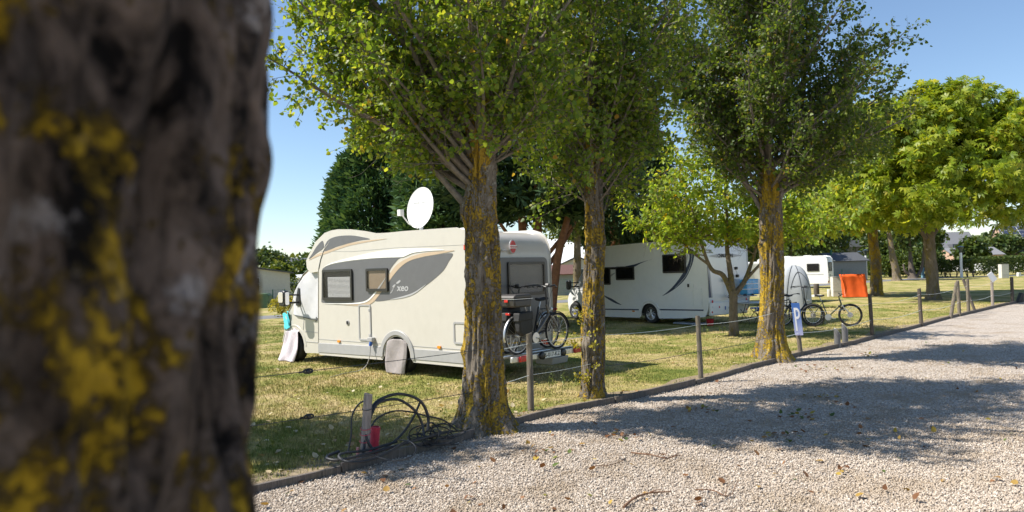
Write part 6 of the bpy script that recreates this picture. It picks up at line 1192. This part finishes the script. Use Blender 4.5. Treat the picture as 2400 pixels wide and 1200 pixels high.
# ------------------------------------------------------------------ caravans
def caravan(label, loc, rz, L, stripe):
    t = thing("caravan", label, "caravan", (loc[0], loc[1], 0), rz, "caravans beyond the lawn"); pr = [(-L / 2 + .02, .42), (L / 2 - .1, .42), (L / 2, .7), (L / 2 - .02, 1.5), (L / 2 - .30, 2.35), (L / 2 - .55, 2.5), (-L / 2 + .42, 2.54), (-L / 2 + .16, 2.48), (-L / 2 + .04, 2.3), (-L / 2, 1.5), (-L / 2 - .02, .7)]
    loft(pr, [(-1.1, -.05), (-1.08, -.01), (-1.0, 0), (1.0, 0), (1.08, -.01), (1.1, -.05)], "white_paint", "body", t)
    for s in (1, -1):
        mb = MB(); mb.lathe([(.18, -.09), (.30, -.09), (.31, 0), (.30, .09), (.18, .09)], (0.1, s * .98, .31), 'y', 24, close=True); w = mb.build("wheel", "rubber", t, smooth=40); mb = MB(); mb.lathe([(.19, .05 * s), (.05, .07 * s)], (.1, s * .98, .31), 'y', 16); mb.build("rim", "alu_matte", w)
        window(t, -L / 2 + 1.5, 1.35, -L / 2 + .6, 1.95, s * 1.102, d=s, pane="tinted"); window(t, L / 2 - 1.9, 1.35, L / 2 - .9, 1.95, s * 1.102, d=s, pane="tinted")
        mb = MB(); mb.box((0, s * 1.103, 2.2 if stripe == "green_metal" else 1.1), (L * .9, .008, .06)); mb.build("stripe", stripe, t)
    window(t, -.55, 1.32, .55, 2.05, 0, d=-1, rearx=-L / 2 - .012, pane="acrylic", blind="siding_cream", name="rear_window")
    for y in (.85, -.85): mb = MB(); mb.box((-L / 2 - .03, y, .52), (.05, .32, .14)); mb.build("tail_light", "red_lens", t, bevel=.01)
    for y in (.8, -.8): mb = MB(); mb.prism([(y - .07, .78), (y + .07, .78), (y, .92)], -L / 2 - .03, -L / 2 - .005, 'x'); mb.build("reflector", "red_lens", t)
    mb = MB(); mb.box((-L / 2 - .02, .12, .98), (.02, .22, .2)); mb.build("emblem", "green_metal", t); mb = MB(); mb.box((-L / 2 - .02, -.62, .92), (.012, .3, .05)); mb.build("badge", "decal_grey", t); mb = MB(); mb.tube([(-L / 2 - .03, .95, 1.2), (-L / 2 - .07, .95, 1.2), (-L / 2 - .07, .95, 1.35)], .015, 6); mb.build("handle", "black_plastic", t)
    mb = MB(); mb.box((.4, 0, 2.56), (.5, .5, .10)); mb.box((-1.2, .1, 2.58), (.6, .5, .09)); mb.build("roof_vents", "roof_white", t, bevel=.02); mb = MB(); mb.tube([(L / 2, .4, .45), (L / 2 + 1.1, 0, .45)], .04, 6); mb.tube([(L / 2, -.4, .45), (L / 2 + 1.1, 0, .45)], .04, 6); mb.build("tow_bar", "alu_matte", t); return t
caravan("white caravan with red tail lights behind the grey tent", (22.9, 59.2), math.radians(146), 5.6, "decal_silver")
caravan("white caravan with green roof stripe glimpsed beside the walnut", (16.8, 60.5), math.radians(178), 4.6, "green_metal")
q = at(1785, 660, 50); mb = MB(); mb.grid(lambda u, v: (-.9 + 1.8 * u - .5 * math.sin(1.57 * v) * (1 - u), .05 * math.sin(6 * u), 2.2 * v ** 1.0), 12, 12); t = tag(mb.build("awning", "white_cloth", smooth=60, solid=.02), "white curved awning wall left of the grey tent", "awning"); t.location = (q.x, 50, 0)

# ------------------------------------------------------------------ buildings beyond
def gable_house(name, label, cat, loc, rz, L, W_, eave, ridge, wallm, roofm, windows=(), over=.25, group=None, pent=None, siding=0):
    """long axis x; windows: (face, u, z0, w, h) face 's' = -y long side, 'e' = +x gable, 'w' = -x gable"""
    t = thing(name, label, cat, (loc[0], loc[1], 0), rz, group)
    mb = MB(); mb.prism([(-W_ / 2, -.1), (W_ / 2, -.1), (W_ / 2, eave), (0, ridge - .06), (-W_ / 2, eave)], -L / 2, L / 2, 'x'); wl_ = mb.build("wall", wallm, t)
    rl_ = math.atan2(ridge - eave, W_ / 2)
    for s in (-1, 1):
        mb = MB(); e0 = Vector((0, s * (W_ / 2 + over), eave - over * math.tan(rl_))); e1 = Vector((0, 0, ridge)); n_ = Vector((0, s * math.sin(rl_), math.cos(rl_))) * .08
        V = [e0 + Vector((-L / 2 - over, 0, 0)), e0 + Vector((L / 2 + over, 0, 0)), e1 + Vector((L / 2 + over, 0, 0)), e1 + Vector((-L / 2 - over, 0, 0))]; V += [v + n_ for v in V]; mb.add(V, [(0, 1, 2, 3), (4, 7, 6, 5), (0, 4, 5, 1), (1, 5, 6, 2), (2, 6, 7, 3), (3, 7, 4, 0)]); mb.build("roof", roofm, t)
    for f, u, z0, w, h in windows:
        mb = MB(); mg = MB()
        if f == 's': mb.box((u, -W_ / 2 - .02, z0 + h / 2), (w, .08, h)); mg.box((u, -W_ / 2 - .05, z0 + h / 2), (w - .16, .06, h - .16)); bars = [((u, -W_ / 2 - .075, z0 + h / 2), (.05, .04, h - .1)), ((u, -W_ / 2 - .075, z0 + h * .55), (w - .1, .04, .05))]
        else: sx = 1 if f == 'e' else -1; mb.box((sx * (L / 2 + .02), u, z0 + h / 2), (.08, w, h)); mg.box((sx * (L / 2 + .05), u, z0 + h / 2), (.06, w - .16, h - .16)); bars = [((sx * (L / 2 + .075), u, z0 + h / 2), (.04, .05, h - .1)), ((sx * (L / 2 + .075), u, z0 + h * .55), (.04, w - .1, .05))]
        wo = mb.build("window", "white_wall", t); mg.build("pane", "glass_far", wo); b_ = MB(); [b_.box(*q_) for q_ in bars]; b_.build("glazing_bars", "white_wall", wo)
    if siding:
        k = int((eave - .2) / siding); mb = MB()
        for i in range(k): mb.box((0, -W_ / 2 - .006, .3 + i * siding), (L * .996, .012, .02)); mb.box((L / 2 + .006, 0, .3 + i * siding), (.012, W_ * .99, .02)); mb.box((-L / 2 - .006, 0, .3 + i * siding), (.012, W_ * .99, .02))
        tag(mb.build("siding_joints", wallm, t), kind="stuff")
    return t
# left edge: mobile home, car, houses
q = at(598, 690, 52); mhm = gable_house("mobile_home", "cream mobile home with white lattice window behind the motorhome's mirror", "mobile home", (q.x - 2.05, 52 + 1.2), math.radians(-62), 4.0, 7.4, 2.35, 3.0, "siding_cream", "roof_slate", [('e', -2.85, .75, .95, 1.55), ('e', 1.0, 1.1, 1.2, 1.0)], siding=.22)
mb = MB(); mb.box((2.15, 0, .2), (.1, 7.0, .5)); mb.build("skirt", "siding_grey", mhm)
def car(name, label, loc, rz, mat, suv=True):
    t = thing(name, label, "car", (loc[0], loc[1], 0), rz); pr = [(-2.1, .35), (2.1, .35), (2.15, .65), (2.05, .85), (1.15, 1.0), (.55, 1.5), (-1.5, 1.55), (-2.05, 1.05), (-2.15, .8)]
    loft(pr, [(-.88, -.06), (-.85, -.01), (-.7, 0), (.7, 0), (.85, -.01), (.88, -.06)], mat, "body", t)
    for s in (1, -1):
        mb = MB(); mb.prism([(1.0, 1.02), (.5, 1.44), (-1.4, 1.47), (-1.8, 1.05)], s * .83, s * .86); mb.build("side_window", "glass_far", t)
        for x in (-1.3, 1.3): mb = MB(); mb.lathe([(.18, -.1), (.32, -.1), (.33, 0), (.32, .1), (.18, .1)], (x, s * .78, .33), 'y', 20, close=True); w = mb.build("wheel", "rubber", t, smooth=40); mb = MB(); mb.lathe([(.2, .06 * s), (.03, .09 * s)], (x, s * .78, .33), 'y', 14); mb.build("rim", "alu", w)
    mb = MB(); mb.prism([(1.16, 1.01), (.58, 1.49), (.62, 1.52), (1.22, 1.03)], -.68, .68); mb.build("windscreen", "glass_far", t); mb = MB(); mb.prism([(-1.56, 1.53), (-2.06, 1.08), (-2.10, 1.1), (-1.6, 1.56)], -.66, .66); mb.build("rear_window", "glass_far", t)
    for s in (.6, -.6): mb = MB(); mb.box((2.11, s, .74), (.08, .3, .12)); mb.build("headlight", "white_lens", t); mb = MB(); mb.box((-2.12, s, .85), (.08, .2, .25)); mb.build("tail_light", "red_lens", t)
    return t
q = at(652, 693, 62); car("parked_car", "white parked car beside the cream mobile home", (q.x, 62), math.radians(205), "car_white")
q = at(700, 660, 140); gable_house("house", "pink-gabled house far beyond the mirror", "house", (q.x, 140), math.radians(55), 9, 7, 3.0, 5.6, "brick_pink", "roof_grey", [('e', 0, 1.2, 1.2, 1.2)])
q = at(672, 670, 110); gable_house("hall", "low white building right of the mobile home", "building", (q.x + 1, 110), math.radians(8), 10, 6, 1.9, 2.3, "white_wall", "roof_white", [('s', -3, .7, .7, .9), ('s', -1.4, .7, .7, .9)])
q = gnd(606, 722); mb = MB(); mb.prism([(-.9, 0), (.9, 0), (.95, .85), (.8, 1.0), (-.8, 1.0), (-.95, .85)], -.4, .4); t = tag(mb.build("bin_store", "green_plastic", bevel=.04), "green plastic storage chest by the mobile home", "chest"); t.location = (q.x, q.y - .3, 0)
# wire-mesh fences with green posts
def mesh_fence(label, pts, h, mat, n_h=5, group="green mesh fences", step=2.4):
    t = thing("mesh_fence", label, "fence", (pts[0][0], pts[0][1], 0), 0, group); o = Vector((pts[0][0], pts[0][1], 0)); mw = MB()
    for a, b in zip(pts[:-1], pts[1:]):
        L = math.dist(a, b); k = max(1, int(L / step))
        for i in range(k + 1):
            c = Vector((a[0] + (b[0] - a[0]) * i / k, a[1] + (b[1] - a[1]) * i / k, 0)) - o; mb = MB(); mb.tube([c + Vector((0, 0, -.05)), c + Vector((0, 0, h + .05))], .035, 8); mb.build("post", mat, t, smooth=40)
        A3, B3 = Vector((*a, 0)) - o, Vector((*b, 0)) - o
        for i in range(n_h): z = Vector((0, 0, .1 + (h - .1) * i / (n_h - 1))); mw.tube([A3 + z, B3 + z], .006, 4, cap=False)
        for i in range(int(L / .25)): c = A3.lerp(B3, i * .25 / L); mw.tube([c + Vector((0, 0, .1)), c + Vector((0, 0, h))], .004, 3, cap=False)
    tag(mw.build("mesh", mat, t, recalc=False), kind="stuff"); return t
a, b, c = gnd(580, 722), gnd(640, 718), gnd(668, 716); mesh_fence("mesh fence in front of the mobile home", [(a.x, a.y), (b.x, b.y), (c.x, c.y)], 1.15, "green_metal")
a, b = at(1296, 700, 50), at(1345, 698, 52); mesh_fence("mesh fence glimpsed between the two motorhomes", [(a.x, 50), (b.x, 52)], 1.35, "green_metal")
a, b = gnd(1937, 661), gnd(2044, 655); mesh_fence("mesh fence beside the grey shed", [(a.x, a.y), (b.x, b.y)], 1.2, "green_metal")
# between the campers: grey shed, mobile home gable, white hall
q = at(1314, 665, 58); gable_house("shed", "grey-blue shed with brown roof between the motorhomes", "shed", (q.x, 58), math.radians(4), 2.1, 2.2, 1.75, 2.35, "siding_grey", "roof_brown")
q = at(1340, 660, 66); gable_house("mobile_home", "pale mobile home gable behind the grey-blue shed", "mobile home", (q.x + .5, 66), math.radians(86), 7, 3.2, 2.4, 3.1, "siding_cream", "roof_slate", [('w', -.6, .8, .9, 1.3)])
q = at(1305, 650, 95); gable_house("marquee", "large white hall roof behind the grey-blue shed", "hall", (q.x - 1, 100), math.radians(4), 22, 14, 2.2, 6.2, "white_wall", "roof_white")
# right: grey shed, modern building, lamp posts
q = gnd(1946, 660); sh = gable_house("shed", "grey timber shed with pale lean-to beside the caravan", "shed", (q.x + 2.4, q.y + 3.2), math.radians(12), 4.0, 3.6, 2.15, 2.95, "siding_grey", "roof_slate", siding=.2)
mb = MB(); mb.prism([(-3.6, 0), (-2.05, 0), (-2.05, 2.1), (-3.6, 2.55)], -1.9, 1.0); mb.build("lean_to", "siding_white", sh); mb = MB(); mb.prism([(-3.8, 2.6), (-1.9, 2.1), (-1.9, 2.17), (-3.8, 2.67)], -2.05, 1.1); mb.build("lean_to_roof", "roof_white", sh)
q = at(2030, 630, 105); mdn = thing("pavilion", "modern flat-roofed glass pavilion behind the lamp poles", "building", (q.x, 105, 0), math.radians(-6)); mb = MB(); mb.box((0, 0, 2.0), (7, 6, 4.2)); mb.build("glass_wall", "glass_far", mdn); mb = MB(); mb.box((-.3, -.6, 4.5), (9, 8, .9)); mb.build("flat_roof", "roof_grey", mdn)
for z in (.9, 2.0): mb = MB(); mb.box((0, -3.05, z), (7.1, .08, .14)); mb.build("transom", "lamp_white", mdn)
for x in (-2.4, -.8, .8, 2.4): mb = MB(); mb.box((x, -3.06, 2), (.1, .1, 4)); mb.build("mullion", "decal_grey", mdn)
def lamp_post(label, px, pyb, pyt, d, r, mat, head=True, group="poles beyond the lawn", lean=0.0):
    b = at(px, pyb, d); h = at(px, pyt, d).z; t = thing("lamp_post", label, "lamp post", (b.x, d, 0), 0, group); mb = MB(); mb.tube([(0, 0, -.1), (lean, 0, h)], [r * 1.2, r], 10); mb.build("pole", mat, t, smooth=50)
    if head: mb = MB(); mb.lathe([(.06, 0), (.12, .06), (.12, .1)], (lean, 0, h), 'z', 14); mb.build("collar", "black_plastic", t, smooth=40); mb = MB(); mb.lathe([(.12, .1), (.30, .55), (.33, .6), (.05, .72)], (lean, 0, h), 'z', 16); mb.build("lantern", "glass_far", t, smooth=40)
    return t
lamp_post("white lamp post right of the orange screen", 2031, 655, 599, 82, .11, "lamp_white"); lamp_post("second, leaning lamp pole by the flat-roofed pavilion", 2027, 655, 602, 86, .10, "lamp_white", lean=-.5); lamp_post("far thin mast above the low hedge", 2008, 625, 583, 110, .10, "lamp_white", False); lamp_post("tall green mast beside the grey shed", 1950, 652, 585, 78, .10, "green_metal", False)
lamp_post("white lantern post standing in the thin hedge", 2254, 648, 592, 77, .12, "lamp_white"); lamp_post("grey pole in front of the brick boundary", 2315, 620, 585, 110, .12, "lamp_white", False)
q = at(2015, 640, 80); t = thing("direction_sign", "white signpost with small stacked boards", "sign", (q.x, 80, 0)); mb = MB(); mb.tube([(0, 0, 0), (0, 0, 2.5)], .12, 8); mb.build("pole", "lamp_white", t)
for k in range(3): mb = MB(); mb.box((-.05, -.14, 2.25 - .22 * k), (.9, .04, .16)); mb.build("board", "sign_white", t)
# houses right
q = at(2400, 600, 150); hs = gable_house("house", "brick house with slate roof and solar panels at the frame's edge", "house", (q.x + 3.5, 152), math.radians(0), 15, 9, 3.0, 8.6, "brick_wall", "roof_slate", [('s', -3, .9, 1.6, 1.4), ('s', 2, .9, 1.6, 1.4)])
rl_ = math.atan2(5.6, 4.5)
for i in range(5):
    for j in range(4):
        x = -6.6 + i * 1.75; u = .42 + j * .145; mb = MB(); mb.box((x, -4.5 * (1 - u) - .14 * math.sin(rl_), 3.0 + 5.6 * u + .14), (1.68, .97, .05), rx=rl_); pn = mb.build("solar_panel", "lamp_white", hs); mb = MB(); mb.box((x, -4.5 * (1 - u) - .18 * math.sin(rl_), 3.0 + 5.6 * u + .165), (1.58, .87, .05), rx=rl_); mb.build("cells", "solar_blue", pn)
mb = MB(); mb.box((-12, 1, 1.6), (10, 6, 3.2)); mb.build("garage", "brick_wall", hs)
q = at(2225, 600, 145); h2 = gable_house("house", "brick house with grey dormer behind the chestnut trunk", "house", (q.x, 148), math.radians(4), 12, 8, 2.9, 7.4, "brick_pink", "roof_grey", [('s', 1, .8, 2, 1.4), ('s', -3.5, .8, 1.2, 1.4)]); mb = MB(); mb.box((1.5, -3.2, 4.2), (3.2, 1.6, 1.4)); mb.build("dormer", "roof_slate", h2)
q = at(2285, 606, 138); gable_house("house", "low brick house between lamp post and hedge tree", "house", (q.x, 140), math.radians(-3), 9, 7, 2.6, 4.0, "brick_wall", "roof_grey", [('s', -2, .8, 1.6, 1.2), ('s', 2, .8, 1.6, 1.2)])
q = at(2213, 612, 128); car("parked_car", "silver car in front of the brick house with dormer", (q.x, 128), math.radians(10), "car_silver")
a, b = at(2185, 620, 118), at(2440, 610, 108); mb = MB(); tv = Vector((b.x - a.x, -10, 0)); bw = thing("boundary_wall", "low white boundary wall in front of the brick houses", "wall", (a.x, 118, 0), math.atan2(tv.y, tv.x)); mb = MB(); mb.box((tv.length / 2, 0, .55), (tv.length, .2, 1.3)); mb.build("panel", "white_wall", bw)
for k in range(9): mb = MB(); mb.box((tv.length * (k + .5) / 9, -.06, .65), (.16, .24, 1.55)); mb.build("post", "concrete", bw)
q = gnd(2151, 651); mb = MB(); mb.tube([(0, 0, 0), (.03, 0, 1.15)], .16, 10); t = tag(mb.build("standpipe", "pipe_blue", smooth=40), "pale blue standpipe beside the gnarled tree", "standpipe"); t.location = (q.x, q.y - 1.0, 0)
